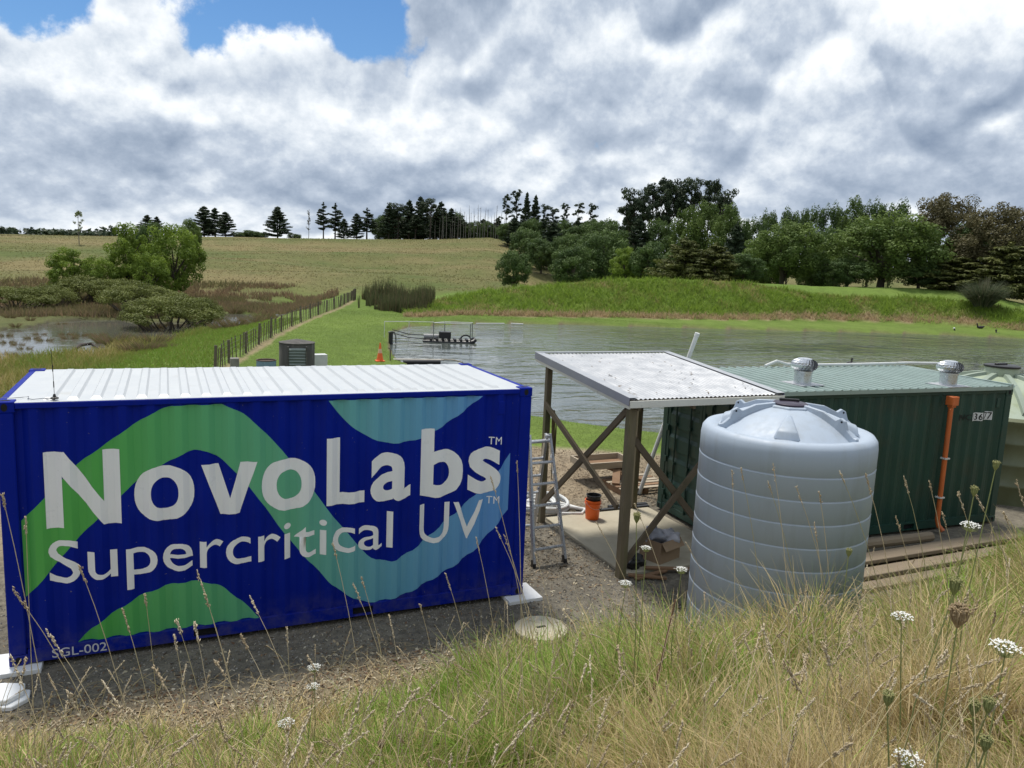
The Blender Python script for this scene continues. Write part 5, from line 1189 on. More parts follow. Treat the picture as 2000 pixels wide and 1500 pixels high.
# pines along the hill crest, left to right
G1 = 'pines along the hill crest'
for (k, px, top, D, w, lb) in (
    ('pine_c', 398, 404, 236, 50, 'dark pine at the left of the clump right of the green willows'), ('pine_a', 420, 408, 240, 46, 'dark pine in the middle of the clump right of the green willows'), ('pine_c', 440, 415, 233, 44, 'dark pine at the right of the clump right of the green willows'),
    ('pine_c', 542, 405, 232, 54, 'lone conical dark pine on the hill crest'), ('pine_b', 632, 397, 235, 34, 'tall pine with bare lower trunk, left of the narrow pair'), ('pine_b', 655, 399, 238, 40, 'tall pine with bare lower trunk, right of the narrow pair'), ('pine_c', 672, 428, 233, 34, 'short pine at the foot of the narrow pair'),
    ('pine_c', 697, 418, 234, 38, 'pine with a leaning top left of the dark wood'), ('pine_b', 717, 408, 236, 44, 'pointed pine next to the dark wood on the crest'),
    ('pine_a', 288, 421, 238, 42, 'pine top showing above the green willows'), ('pine_a', 306, 424, 240, 30, 'smaller pine top behind the green willows'),
    ('pine_ragged', 990, 383, 228, 22, 'ragged pine rising at the right end of the dead trunks'), ('pine_ragged', 1010, 374, 230, 26, 'tallest ragged pine beside the dead trunks'), ('pine_c', 1030, 378, 226, 30, 'dense pine next to the tallest ragged pine'), ('pine_c', 1047, 383, 229, 32, 'broad pine right of the ragged pines'),
    ('pine_ragged', 1066, 402, 222, 24, 'thin pine between the broad pine and the gap'), ('pine_ragged', 1082, 408, 222, 26, 'low ragged pine right of the thin pine'), ('pine_ragged', 1104, 400, 220, 22, 'slender pine at the gap in the skyline'), ('pine_ragged', 1131, 393, 218, 26, 'ragged double-topped pine left of the tall pines'), ('pine_ragged', 1158, 401, 216, 24, 'last ragged pine before the tall umbrella pines')):
    plant(k if k != 'pine_ragged' or int(px) % 2 else 'pine_ragged_b', 'pine_tree', px, top, D, w*(1.35 if k == 'pine_ragged' else 1.0), lb, G1)
for i, (px, top, w) in enumerate(((760, 402, 44), (778, 396, 46), (800, 393, 44), (822, 386, 46), (842, 386, 40), (862, 396, 44), (882, 408, 44), (772, 425, 40), (812, 420, 50), (852, 424, 46), (893, 420, 40))):
    plant(('pine_c', 'umbrella_b', 'pine_a')[i % 3], 'pine_tree', px, top, 232+3*(i % 4), w, ('dark pine in the dense wood on the crest, %s from its left end' % ORD[i]) if i < 7 else 'low dark pine filling the foot of the dense wood on the crest', 'pines of the dense wood on the crest' if i < 7 else 'low pines of the dense wood')
for i in range(26):
    px = 852+i*5.4+random.uniform(-2, 2); plant(('dead_a', 'dead_b', 'dead_c')[i % 3], 'dead_tree', px, 404+random.uniform(-6, 22)+(8 if i < 8 else 0), 224+random.uniform(-4, 10), None, 'bare grey dead trunk on the hill crest, %s from the left of the row' % ORD[i], 'dead trunks on the hill crest')
for i in range(24):
    px = 745+i*11.5+random.uniform(-4, 4); plant(('dark_b', 'dark_a', 'pine_c')[i % 3], 'broadleaf_tree', px, (418 if px < 900 else 432)+random.uniform(-6, 9), 246+random.uniform(-4, 8), 40, 'dark tree of the belt behind the dead trunks', 'dark tree belt on the crest')
for i in range(12):
    px = 990+i*19.0+random.uniform(-5, 5); plant(('dark_a', 'pine_c', 'dark_b')[i % 3], 'broadleaf_tree', px, 428+random.uniform(-6, 8), 208+random.uniform(-6, 6), 46, 'dark tree of the belt under the ragged pines', 'dark tree belt under the ragged pines')
plant('bare_poplar', 'poplar_tree', 603, 414, 236, None, 'thin half bare poplar left of the narrow pine pair'); plant('sparse', 'young_tree', 152, 409, 190, None, 'thin sparse young tree alone on the left skyline')
for i, (px, top, w) in enumerate(((470, 452, 36), (490, 448, 40), (508, 452, 36), (575, 455, 30))): plant('dark_b', 'shrub', px, top, 236, w, ('low dark shrub left of the lone conical pine, farthest from it', 'low dark shrub left of the lone conical pine, the tallest of the three', 'low dark shrub touching the lone conical pine on its left', 'low dark shrub right of the lone conical pine')[i], 'low shrubs on the crest', 'shrub')
# wood behind the embankment
G2 = 'tall umbrella pines'
for (k, px, top, D, w, lb) in (('umbrella_b', 1243, 366, 152, 62, 'leftmost leaning umbrella pine of the tall group'), ('umbrella_a', 1278, 357, 155, 66, 'umbrella pine second from the left of the tall group'), ('umbrella_a', 1312, 347, 158, 70, 'umbrella pine third from the left of the tall group'), ('umbrella_b', 1352, 344, 160, 74, 'tallest umbrella pine in the middle of the group'), ('umbrella_a', 1390, 350, 158, 66, 'umbrella pine second from the right of the tall group'), ('umbrella_b', 1415, 368, 154, 56, 'rightmost umbrella pine of the tall group')): plant(k, 'umbrella_pine', px, top, D, w, lb, G2)
G3 = 'broadleaf trees behind the embankment'
for (k, px, top, D, w, lb) in (
    ('poplar_b', 1345, 402, 132, 76, 'pale green poplar in front of the umbrella pines, left one'), ('poplar_b', 1385, 392, 134, 80, 'pale green poplar in front of the umbrella pines, middle one'), ('poplar_b', 1428, 396, 130, 74, 'pale green poplar in front of the umbrella pines, right one'), ('poplar_a', 1475, 412, 128, 66, 'dark poplar between the pale poplars and the spreading tree'),
    ('willow_b', 1540, 425, 112, 150, 'spreading tree with a forked trunk at the clearing'), ('poplar_a', 1510, 400, 150, 50, 'dark poplar top behind the spreading tree, left'), ('poplar_a', 1550, 396, 150, 54, 'dark poplar top behind the spreading tree, right'),
    ('poplar_a', 1590, 390, 146, 56, 'dark poplar in the long row, first from the left'), ('poplar_a', 1630, 386, 147, 58, 'dark poplar in the long row, second from the left'), ('poplar_b', 1672, 382, 146, 60, 'dark poplar in the long row, third from the left'), ('poplar_a', 1712, 378, 145, 60, 'dark poplar in the long row, fourth from the left'), ('poplar_a', 1755, 377, 144, 60, 'dark poplar in the long row, last before the brown tree'),
    ('willow_a', 1735, 418, 104, 215, 'big round green tree right of the clearing'), ('brown', 1852, 369, 118, 130, 'tall brownish round tree at the right'), ('brown', 1965, 391, 106, 140, 'brown-green tree at the right edge of the photo'), ('dark_a', 1905, 430, 112, 100, 'dark tree filling the gap between the two brown trees'),
    ('dark_a', 1180, 446, 118, 120, 'dark green tree behind the left part of the embankment'), ('dark_b', 1120, 472, 112, 96, 'round dark tree left of the dark green tree'), ('dark_a', 1005, 487, 104, 76, 'lone dark bush on the pasture edge left of the wood'), ('bright_a', 1225, 480, 110, 70, 'greener bush between dark trees behind the embankment'), ('dark_b', 1275, 462, 108, 90, 'dark bush left of the yellowish conifers'),
    ('totara', 1340, 468, 100, 130, 'yellowish dark conifer behind the embankment crest, left one'), ('totara_b', 1400, 478, 98, 110, 'yellowish dark conifer behind the embankment crest, right one'), ('dark_b', 1455, 490, 98, 90, 'shadowy bush right of the yellowish conifers'), ('dark_a', 1590, 500, 130, 60, 'dark bush at the back of the clearing'),
    ('totara', 1880, 505, 96, 150, 'low brown conifer under the tall brownish tree'), ('totara_b', 1975, 478, 94, 150, 'low brown conifer at the right edge of the photo'), ('dark_b', 1660, 500, 98, 90, 'dark shrub at the left foot of the big round tree'), ('dark_a', 1800, 510, 97, 100, 'dark shrub at the right foot of the big round tree')): plant(k, 'broadleaf_tree', px, top, D, w, lb, G3)
for i, (px, top, D, w) in enumerate(((1030, 445, 160, 80), (1080, 436, 165, 80), (1130, 430, 168, 90), (1185, 425, 165, 90), (1230, 420, 160, 80), (1060, 460, 140, 70), (1110, 455, 138, 80), (1250, 430, 140, 80), (1205, 440, 140, 80), (1290, 425, 142, 80), (1440, 440, 125, 80), (1500, 450, 125, 80), (1625, 440, 130, 90))):
    plant(('dark_a', 'pine_c', 'dark_b')[i % 3], 'broadleaf_tree', px, top, D, w, 'dark tree in the depth of the wood behind the embankment', 'dark trees in the depth of the wood')
# willows left of the pasture
for (k, px, top, D, w, lb) in (('bright_a', 247, 430, 92, 76, 'tall bright green willow, left of the pair by the marsh'), ('bright_b', 338, 424, 94, 112, 'tall bright green willow, right of the pair by the marsh'), ('dark_a', 292, 430, 105, 66, 'darker tree between the two bright willows'), ('bright_b', 290, 485, 90, 80, 'low bright willow between the tall pair'), ('bright_a', 130, 480, 92, 72, 'bright bush leaning over at the left of the willows'), ('bright_b', 195, 492, 91, 76, 'bush between the leaning bush and the tall willows'), ('willow_b', 372, 424, 140, 44, 'dull green tree behind the right tall willow')):
    plant(k, 'willow_tree', px, top, D, w, lb, 'willows by the marsh')
# mangroves in the marsh
for i, (k, px, top, base, w, lb) in enumerate((('mang_a', 25, 556, 606, 130, 'mangrove at the left edge of the photo'), ('mang_b', 92, 556, 602, 100, 'mangrove second from the left edge'), ('mang_c', 165, 538, 592, 120, 'grey-green mangrove behind the marsh pool'), ('mang_a', 228, 542, 596, 110, 'mangrove right behind the grey-green one'), ('mang_b', 268, 552, 618, 150, 'broad mangrove at the back of the island'), ('mang_a', 330, 574, 640, 180, 'largest rounded mangrove over the dark water'), ('mang_c', 392, 582, 630, 90, 'mangrove at the right tip of the island'), ('mang_b', 300, 560, 610, 140, 'mangrove crowning the middle of the island'))):
    plant(k, 'mangrove', px, top, 0, w, lb, 'mangroves in the marsh', 'mangrove', base=base, hs=-1.45)
# far dark treeline on the left horizon, one mass
tt = []; cc = []; rr_ = []; cn = []
g = np.random.default_rng(77)
for px in np.arange(-160, 225, 4.0):
    D = 330+g.uniform(-20, 20); top = 450+g.uniform(-5, 6)+max(0, (px-60)*0.02); q = PD(px, top, D); h = q[2]
    for z in np.arange(-6, h, 2.2): cc.append((q[0]+g.normal()*1.5, q[1]+g.normal()*3, z)); rr_.append((2.2, 2.2, 1.6)); cn.append(34)
V, F, t = leaf_cloud(cc, rr_, cn, 0.8, 78, 0.4, 0.5)
tag(link('distant_wood', mesh_from('distant_wood', V, F, M_PINE, False, {'tint': t})), 'far dark treeline low on the left horizon', 'wood', kind='stuff')

# ------------------------------------------------------------------ blades: reeds, rushes and grass
def blades(pos, h, w, lean, az, bend, tint, seg=3, seed=0, yaw=None):
    """strips of grass; lean = tilt from upright, az = direction, bend = extra droop toward the tip"""
    n = len(pos); g = np.random.default_rng(seed)
    ya = g.uniform(0, 6.283, n) if yaw is None else yaw
    sd = np.stack([np.cos(ya), np.sin(ya), np.zeros(n)], 1)
    P0 = np.array(pos, float); V = []; ang = np.array(lean, float).copy(); step = h/seg; cur = P0.copy()
    ax = np.stack([np.cos(az), np.sin(az)], 1)
    for i in range(seg+1):
        ww = (w*(1-(i/seg)**1.6*0.92))[:, None]*0.5
        V.append(cur-sd*ww); V.append(cur+sd*ww)
        if i < seg:
            a = np.minimum(ang, 2.6); cur = cur+np.stack([ax[:, 0]*np.sin(a)*step, ax[:, 1]*np.sin(a)*step, np.cos(a)*step], 1); ang = ang+bend/seg
    k = 2*(seg+1); V = np.stack(V, 1).reshape(-1, 3)
    b = (np.arange(n)*k)[:, None]
    F = np.concatenate([np.concatenate([b+2*i, b+2*i+1, b+2*i+3, b+2*i+2], 1) for i in range(seg)], 0)
    return V, F, np.repeat(tint, k)
def grassmat(name, stops, trans=0.35, rough=0.7):
    t = NT(name); r = t.n('ShaderNodeValToRGB'); t.L(t.attr('tint', 'Fac'), r.inputs[0]); e = r.color_ramp.elements
    while len(e) < len(stops): e.new(0.5)
    for q, (p, c) in zip(e, stops): q.position = p; q.color = (*c, 1)
    p = t.principled(r.outputs[0], rough, spec=0.25); tr = t.n('ShaderNodeBsdfTranslucent'); t.L(r.outputs[0], tr.inputs[0]); mx = t.n('ShaderNodeMixShader'); mx.inputs[0].default_value = trans
    t.L(p.outputs[0], mx.inputs[1]); t.L(tr.outputs[0], mx.inputs[2]); t.L(mx.outputs[0], t.out.inputs[0]); return t.m
M_GRASS = grassmat('wild_grass', trans=0.24, stops=[(0.0, (0.58, 0.46, 0.27)), (0.35, (0.48, 0.38, 0.17)), (0.52, (0.30, 0.28, 0.085)), (0.8, (0.19, 0.29, 0.045)), (1.0, (0.25, 0.41, 0.055))])
M_MGRASS = grassmat('embankment_grass', [(0.0, (0.40, 0.29, 0.18)), (0.25, (0.28, 0.25, 0.09)), (0.5, (0.15, 0.23, 0.032)), (1.0, (0.24, 0.34, 0.050))], 0.5)
M_RUSH = grassmat('rush', [(0.0, (0.27, 0.18, 0.115)), (0.4, (0.20, 0.15, 0.085)), (0.7, (0.15, 0.15, 0.06)), (1.0, (0.19, 0.20, 0.075))], 0.45)
M_REED = grassmat('reed', [(0.0, (0.16, 0.125, 0.07)), (0.5, (0.065, 0.080, 0.034)), (1.0, (0.10, 0.115, 0.045))], 0.45)
M_PAMP = grassmat('pampas', [(0.0, (0.20, 0.19, 0.12)), (0.5, (0.06, 0.085, 0.045)), (1.0, (0.11, 0.145, 0.075))], 0.25)
def stuff(name, V, F, t, m, label, cat): return tag(link(name, mesh_from(name, V, F, m, False, {'tint': t})), label, cat, kind='stuff')
def polar_pts(n, r0, r1, p0, p1, seed, mask=None):
    g = np.random.default_rng(seed); a = g.uniform(az_of(p0), az_of(p1), n); r = np.sqrt(g.uniform(r0*r0, r1*r1, n)); x = CAM[0]+r*np.sin(a); y = CAM[1]+r*np.cos(a)
    if mask is not None:
        k = mask(x, y, r, a); x, y, r, a = x[k], y[k], r[k], a[k]
    return x, y, r, a, g
def P3(x, y, dz=0.0): return np.stack([x, y, height(x, y)+dz], 1)
# embankment grass
def mk(x, y, r, a):
    s = r-np.interp(a, _maz, _mrf); return (s > -0.3) & (s < np.interp(a, [az_of(1430), az_of(1620), az_of(1950)], [11.5, 6.6, 5.8])+1.2*fbm(x*0.4, y*0.4)) & (a > _maz[0]) & (sdf(POND, x, y) > 0.5)
x, y, r, a, g = polar_pts(230000, 55, 124, 790, 2120, 5, mk)
s = r-np.interp(a, _maz, _mrf); n = len(x); nz = fbm(x*0.5, y*0.5, 3)
tint = np.clip(np.where(s+1.6*nz+0.5*g.random(n) < 1.7, 0.12*g.random(n), 0.55+0.9*nz+0.35*(g.random(n)-0.5)), 0, 1)
keep = (s < 11) | (g.random(n) < 0.3)
h = np.where(s > 10.5, 0.15, 0.38+0.35*g.random(n))*(0.8+0.8*np.clip(nz+0.3, 0, 1))
V, F, t = blades(P3(x, y)[keep], h[keep], (0.05+0.05*g.random(n))[keep], (0.2+0.7*g.random(n))[keep], g.uniform(0, 6.28, n)[keep], (0.4+1.0*g.random(n))[keep], tint[keep], 2, 6, None)
stuff('embankment_grass', V, F, t, M_MGRASS, 'long green grass over the embankment beyond the pond with a dead brown foot', 'grass')
# dry tussocky pasture on the hill
x, y, r, a, g = polar_pts(80000, 104, 222, -200, 1080, 15, None); n = len(x); dxx = x-CAM[0]; nz = fbm(x*0.03+7, y*0.06, 4); n2 = fbm(x*0.14+70, y*0.22, 3); kk = g.random(n) < 0.55+1.0*n2
V, F, t = blades(P3(x, y)[kk], (0.10+0.20*g.random(n))[kk], (0.12+0.14*g.random(n))[kk], (0.75+0.6*g.random(n))[kk], g.uniform(0, 6.28, n)[kk], (0.8*g.random(n))[kk], np.clip(0.55-1.6*nz-0.6*n2+0.35*(g.random(n)-0.5), 0, 1)[kk], 1, 16)
M_HILL = grassmat('pasture_grass', [(0.0, (0.23, 0.185, 0.095)), (0.5, (0.175, 0.160, 0.068)), (1.0, (0.125, 0.140, 0.045))], 0.5)
stuff('pasture_grass', V, F, t, M_HILL, 'dry tussocky pasture grass over the hill', 'grass')
# brown rush bed before the pasture
x, y, r, a, g = polar_pts(60000, 70, 108, -150, 1000, 8, lambda x, y, r, a: (fence_x(y)-x+5*fbm(x*0.1, y*0.1) > 3.0) & (fbm(x*0.16+9, y*0.16, 3) > -0.12) & (np.minimum(sdf(WETA, x, y), sdf(WETB, x, y)) > 0.3))
n = len(x); V, F, t = blades(P3(x, y), 0.30+0.45*g.random(n), 0.06+0.06*g.random(n), 0.1+0.5*g.random(n), g.uniform(0, 6.28, n), 0.4*g.random(n), np.clip(0.25+0.9*fbm(x*0.12, y*0.12, 3)+0.4*g.random(n), 0, 1), 2, 9)
stuff('rush_bed', V, F, t, M_RUSH, 'broad bed of brown rushes below the pasture hill', 'rushes')
# dark tall reeds at the corner of the lawn
x, y, r, a, g = polar_pts(9000, 73, 92, 700, 850, 10, lambda x, y, r, a: (np.abs(a-az_of(772)) < 0.034+0.10*fbm(r*0.22, a*60, 3)))
n = len(x); V, F, t = blades(P3(x, y), (0.7+1.5*g.random(n)**1.5)*(1.0+1.8*fbm(x*0.35, y*0.35, 3))*(1-0.45*np.clip(np.abs(a-az_of(772))/0.05, 0, 1)**2), 0.06+0.05*g.random(n), 0.02+0.16*g.random(n), g.uniform(0, 6.28, n), 0.2*g.random(n), np.clip(g.random(n), 0, 1), 2, 11)
stuff('reed_bed', V, F, t, M_REED, 'tall dark reed bed at the far corner of the lawn', 'reeds')
# rough meadow left of the fence and marsh edge grass
x, y, r, a, g = polar_pts(75000, 20, 62, -150, 640, 12, lambda x, y, r, a: (fence_x(y)-x > 0.5) & (sdf(WETA, x, y) > 0.25))
n = len(x); d = fence_x(y)-x; nz = fbm(x*0.25, y*0.25, 3); rough = sstep(d+4*nz, 5.0, 8.5)
V, F, t = blades(P3(x, y), (0.10+0.12*g.random(n))*(1-rough)+rough*(0.30+0.35*g.random(n)), 0.025+0.03*g.random(n), 0.1+0.6*g.random(n), g.uniform(0, 6.28, n), 0.8*g.random(n), np.clip((0.92-0.3*g.random(n))*(1-rough)+rough*(0.50+0.9*nz+0.35*(g.random(n)-0.5)), 0, 1), 2, 13)
stuff('meadow_grass', V, F, t, M_GRASS, 'rough green and tawny grass between the fence and the marsh pool', 'grass')
# short mown lawn round the pond
def lawn_mask(x, y, r, a):
    s = r-np.interp(a, _maz, _mrf); return (y > lawn_edge(x)+0.05) & (fence_x(y)-x < -0.55) & (sdf(POND, x, y) > 0.35) & ((a < _maz[0]) | (s < -0.2))
x, y, r, a, g = polar_pts(150000, 17, 74, 430, 2080, 17, lawn_mask); n = len(x); nz = fbm(x*0.12+40, y*0.12, 4); n1 = fbm(x*0.8, y*0.8, 3)
V, F, t = blades(P3(x, y), 0.03+0.04*g.random(n), 0.006+0.00028*r, 0.1+0.6*g.random(n), g.uniform(0, 6.28, n), 0.6*g.random(n), np.clip(0.5+1.6*nz+0.9*n1+0.5*(g.random(n)-0.5), 0, 1), 1, 18)
M_LAWN = grassmat('lawn_grass', [(0.0, (0.20, 0.235, 0.070)), (0.35, (0.16, 0.235, 0.045)), (1.0, (0.20, 0.29, 0.050))], 0.45)
stuff('lawn_grass', V, F, t, M_LAWN, 'short mown grass of the lawn round the pond', 'grass')
# separate rush tussocks standing in and round the water
def tussock(seed, n=170, H=1.0, spread=0.35, m=None):
    g = np.random.default_rng(seed); a = g.uniform(0, 6.28, n); r = spread*np.sqrt(g.random(n)); p = np.stack([r*np.cos(a), r*np.sin(a), np.full(n, -0.1)], 1)
    V, F, t = blades(p, H*(0.6+0.5*g.random(n)), np.full(n, 0.045), 0.1+0.5*r/spread+0.15*g.random(n), a, 0.35*g.random(n), g.random(n), 2, seed)
    return mesh_from('tussock', V, F, m or M_RUSH, False, {'tint': t})
TUS = [tussock(50+i, 170, 1.0, 0.4) for i in range(3)]
spots = [(15, 668), (35, 672), (48, 680), (78, 652), (88, 664), (128, 653), (136, 660), (157, 655), (190, 655), (198, 660), (62, 660), (30, 640), (60, 628), (100, 620), (20, 625), (85, 610), (130, 612), (150, 618), (168, 622), (190, 618), (205, 622), (120, 632), (215, 668), (228, 676), (245, 672), (260, 690), (285, 690), (300, 676), (330, 690), (10, 655), (435, 650), (455, 648), (470, 652), (490, 648), (505, 645), (520, 640), (445, 600), (460, 612), (480, 606), (500, 600), (520, 608), (545, 604), (560, 596), (590, 600), (610, 606), (640, 592), (300, 640), (40, 694), (20, 690)]
sgrp = 'rush tussocks standing about the marsh'
for i, (px, py) in enumerate(spots):
    q = P(px, py, WET_Z+0.05); o = link('rush_tussock', TUS[i % 3]); o.location = (q[0], q[1], max(hz(q[0], q[1]), WET_Z-0.1)); k = random.uniform(0.36, 0.60)*(1.9 if 425 < px < 530 or 210 < px < 310 else 1.0); o.scale = (k*1.3, k*1.3, k*0.85); o.rotation_euler = (0, 0, random.uniform(0, 6.28)); tag(o, 'brown-green rush tussock standing in the marsh', 'rushes', sgrp)
# pampas clump at the right of the embankment
q = P(1914, 634, -0.35); pz = hz(q[0], q[1]); pp = thing('pampas_clump', 'spiky grey-green pampas clump at the right end of the embankment', 'pampas', (q[0], q[1], pz)); g = np.random.default_rng(60); n = 2600; a = g.uniform(0, 6.28, n); r = 0.7*np.sqrt(g.random(n))
V, F, t = blades(np.stack([r*np.cos(a), r*np.sin(a), np.full(n, -0.1)], 1), 2.2+1.8*g.random(n), np.full(n, 0.06), 0.05+0.55*g.random(n), a, 0.6+1.2*g.random(n), g.random(n), 4, 61); link('leaves', mesh_from('leaves', V, F, M_PAMP, False, {'tint': t}), pp)
n = 60; a = g.uniform(0, 6.28, n); V, F, t = blades(np.zeros((n, 3)), 3.0+0.8*g.random(n), np.full(n, 0.10), 0.25*g.random(n), a, 0.1*g.random(n), 0.15*g.random(n), 3, 62); link('dead_stalks', mesh_from('dead_stalks', V, F, M_PAMP, False, {'tint': t}), pp)

# ------------------------------------------------------------------ foreground: bank grass, litter, seed heads, wild carrot
def proj_px(p):
    d = (np.asarray(p, float)-CAM) @ ROT; f = np.maximum(d[..., 1], 1e-3); return 1000+FPX*d[..., 0]/f, 750-FPX*d[..., 2]/f, d[..., 1]
def toe(x): return np.interp(x, [-6, 0.0, 2.5, 5.0, 7.0, 9.0, 11.0, 13.0, 16.0, 25.0], [-1.0, -1.25, -1.75, -1.65, -2.0, -2.2, -1.75, -1.55, -1.2, -1.0])
def bank_pts(n, seed, r0=1.1, r1=17.0, power=0.55):
    g = np.random.default_rng(seed); u = g.random(n); r = r0*(r1/r0)**(u**power*1.0); a = g.uniform(az_of(-260), az_of(2260), n); x = CAM[0]+r*np.sin(a); y = CAM[1]+r*np.cos(a)
    k = proj_px(np.stack([x, y, height(x, y)], 1))[1] < 1740; return x[k], y[k], r[k], g
def clear(x, y):
    return (np.hypot(x-TX, y-TY) > TR+0.03) & (np.hypot(x-5.83, y+1.05) > 0.42) & ~((x > -0.4) & (x < 6.4) & (y > -0.25)) & ~((x > 10.8) & (y > -1.25)) & ~((x > 7.0) & (y > -0.7))
# dense sward on the bank
x, y, r, g = bank_pts(400000, 101)
b = toe(x)-y; nz = fbm(x*0.9+4, y*0.9, 3); nb = fbm(x*2.6, y*2.6, 3)
dens = sstep(b+0.7*nz, -0.05, 0.9)*(0.62+0.38*sstep(x+1.0*nz, 2.2, 4.4))+0.10*sstep(b+1.2*nz, -0.5, 0.2)
k = (g.random(len(x)) < dens*(0.75+0.8*nb)) & clear(x, y) & (y < 0.0); x, y, r = x[k], y[k], r[k]
n = len(x); b = toe(x)-y; nz = fbm(x*0.55+14, y*0.55, 3); n2 = fbm(x*2.2, y*2.2, 2)
greenness = 0.40-0.22*(1-sstep(x, 1.5, 4.0))+2.0*nz+0.9*n2+0.45*np.exp(-((b-0.9)/0.9)**2)*sstep(x, 3.5, 5.5)+0.35*sstep(x, 9.0, 12.0)*sstep(r, 5, 8)
isg = g.random(n) < np.clip(greenness, 0.04, 0.9)
tint = np.where(isg, 0.60+0.40*g.random(n), 0.48*g.random(n)**1.3)
tall = sstep(x, 2.5, 5.0); clump = np.clip(1.0+2.2*fbm(x*1.6+50, y*1.6, 3), 0.55, 1.9); h = ((0.13+0.24*g.random(n))*(1-tall)+tall*(0.22+0.44*g.random(n)**1.3))*clump
h = np.where(isg, h*1.05, h*1.1)*np.clip(0.35+b*0.6, 0.4, 1.0)
V, F, t = blades(P3(x, y, -0.01), np.maximum(h, 0.05), (0.0034+0.0055*g.random(n)**2)*np.clip(r/3.0, 0.95, 2.2), 0.05+0.75*g.random(n)**1.4, 6.28*vnoise(x*1.1, y*1.1)*2+g.normal(size=n)*0.9, 0.3+1.5*g.random(n), tint, 3, 102)
stuff('bank_grass', V, F, t, M_GRASS, 'long straw and green grass covering the near bank', 'grass'); NB = n
# broad green leaves standing in clumps
x, y, r, g = bank_pts(34000, 121); nz = fbm(x*1.1+31, y*1.1, 3); k = (g.random(len(x)) < sstep(nz, 0.02, 0.16)) & clear(x, y) & (toe(x)-y > 0.35) & (x > 2.4); x, y, r = x[k], y[k], r[k]; n = len(x)
V, F, t = blades(P3(x, y, -0.01), 0.22+0.32*g.random(n), (0.006+0.006*g.random(n)), 0.05+0.4*g.random(n), g.uniform(0, 6.28, n), 0.3+1.3*g.random(n), np.where(g.random(n) < 0.6, 0.72+0.28*g.random(n), 0.4*g.random(n)), 4, 122)
stuff('broad_grass', V, F, t, M_GRASS, 'clumps of broad bladed grass on the near bank', 'grass')
# flattened dead thatch
x, y, r, g = bank_pts(70000, 103)
b = toe(x)-y; nz = fbm(x*0.9+4, y*0.9, 3); k = (g.random(len(x)) < 0.15+0.85*sstep(b+0.8*nz, -0.3, 0.8)) & clear(x, y) & (y < -0.35) & (b > -0.9); x, y, r = x[k], y[k], r[k]; n = len(x)
V, F, t = blades(P3(x, y, 0.02), 0.10+0.20*g.random(n), (0.0028+0.003*g.random(n))*np.clip(r/3.2, 0.9, 2.0), 1.05+0.45*g.random(n), g.uniform(0, 6.28, n), 0.2+0.4*g.random(n), 0.38*g.random(n), 2, 104)
stuff('dead_thatch', V, F, t, M_GRASS, 'flattened dead straw between the standing grass', 'grass')
# fallen leaves, bark and chips on the gravel; wood chips behind the shelter
def chips(xy, size, seed, m, name, label, cat, z=0.006, tilt=0.5):
    g = np.random.default_rng(seed); x, y = xy; n = len(x); c = P3(x, y, z); nm = unit(np.stack([g.normal(size=n)*tilt, g.normal(size=n)*tilt, np.ones(n)], 1)); t_ = unit(np.cross(nm, unit(g.normal(size=(n, 3))))); b_ = np.cross(nm, t_); s = (size*(0.4+1.0*g.random(n)**2))[:, None]; w = s*(0.15+0.4*g.random(n))[:, None]; cv = s*0.25*g.random(n)[:, None]
    V = np.stack([c-t_*s, c-b_*w+nm*cv, c+t_*s, c+b_*w+nm*cv], 1).reshape(-1, 3); return stuff(name, V, np.arange(4*n).reshape(-1, 4), np.repeat(g.random(n), 4), m, label, cat)
M_LITTER = grassmat('leaf_litter', [(0.0, (0.13, 0.075, 0.045)), (0.3, (0.23, 0.15, 0.09)), (0.6, (0.36, 0.285, 0.18)), (0.85, (0.48, 0.42, 0.30)), (1.0, (0.56, 0.51, 0.40))], 0.1, 0.85)
g = np.random.default_rng(105); n = 60000; x = g.uniform(-1.2, 8.2, n); y = g.uniform(-4.6, 0.9, n); nz = fbm(x*0.8, y*0.8, 3); k = (g.random(n) < 0.12+0.9*sstep(-(y+0.75)+1.3*nz, -0.2, 0.7)) & ~((x > 0) & (x < 6.06) & (y > 0)); chips((x[k], y[k]), 0.028, 106, M_LITTER, 'leaf_litter', 'fallen leaves and bark strewn over the gravel before the blue container', 'litter')
M_CHIP = grassmat('wood_chip', [(0.0, (0.10, 0.075, 0.05)), (0.5, (0.22, 0.17, 0.115)), (1.0, (0.40, 0.34, 0.25))], 0.0, 0.9)
n = 26000; x = g.uniform(6.3, 15, n); y = g.uniform(0.4, 8.8, n); k = (y < lawn_edge(x)+0.15*g.normal(size=n)) & ~((x > 7.8) & (x < 10.05) & (y > 0.2) & (y < 2.95)) & ~((x > 10.0) & (y < 3.0)); chips((x[k], y[k]), 0.030, 107, M_CHIP, 'wood_chips', 'wood chip mulch on the ground behind the lean-to', 'mulch', 0.01)
M_STONE = grassmat('gravel_stone', [(0.0, (0.085, 0.085, 0.085)), (0.6, (0.19, 0.18, 0.165)), (1.0, (0.36, 0.34, 0.31))], 0.0, 0.9)
n = 20000; x = g.uniform(-1.0, 8.3, n); y = g.uniform(-2.2, 2.6, n); k = ~((x > 0.1) & (x < 6.0) & (y > 0.3)) & ~((x > 7.8) & (y > 0.2)) & (g.random(n) < np.where(y > -1.0, 1.0, 0.45)); x, y = x[k], y[k]; n = len(x)
c = P3(x, y, 0.002); s = (0.006+0.014*g.random(n)**2)[:, None]; R3 = unit(g.normal(size=(n, 3))); T3 = unit(np.cross(R3, g.normal(size=(n, 3)))); U3 = np.cross(R3, T3)
V = np.stack([c-R3*s, c+R3*s, c-T3*s*0.8, c+T3*s*0.8, c-U3*s*0.6, c+U3*s*0.6], 1).reshape(-1, 3); o6 = (np.arange(n)*6)[:, None]
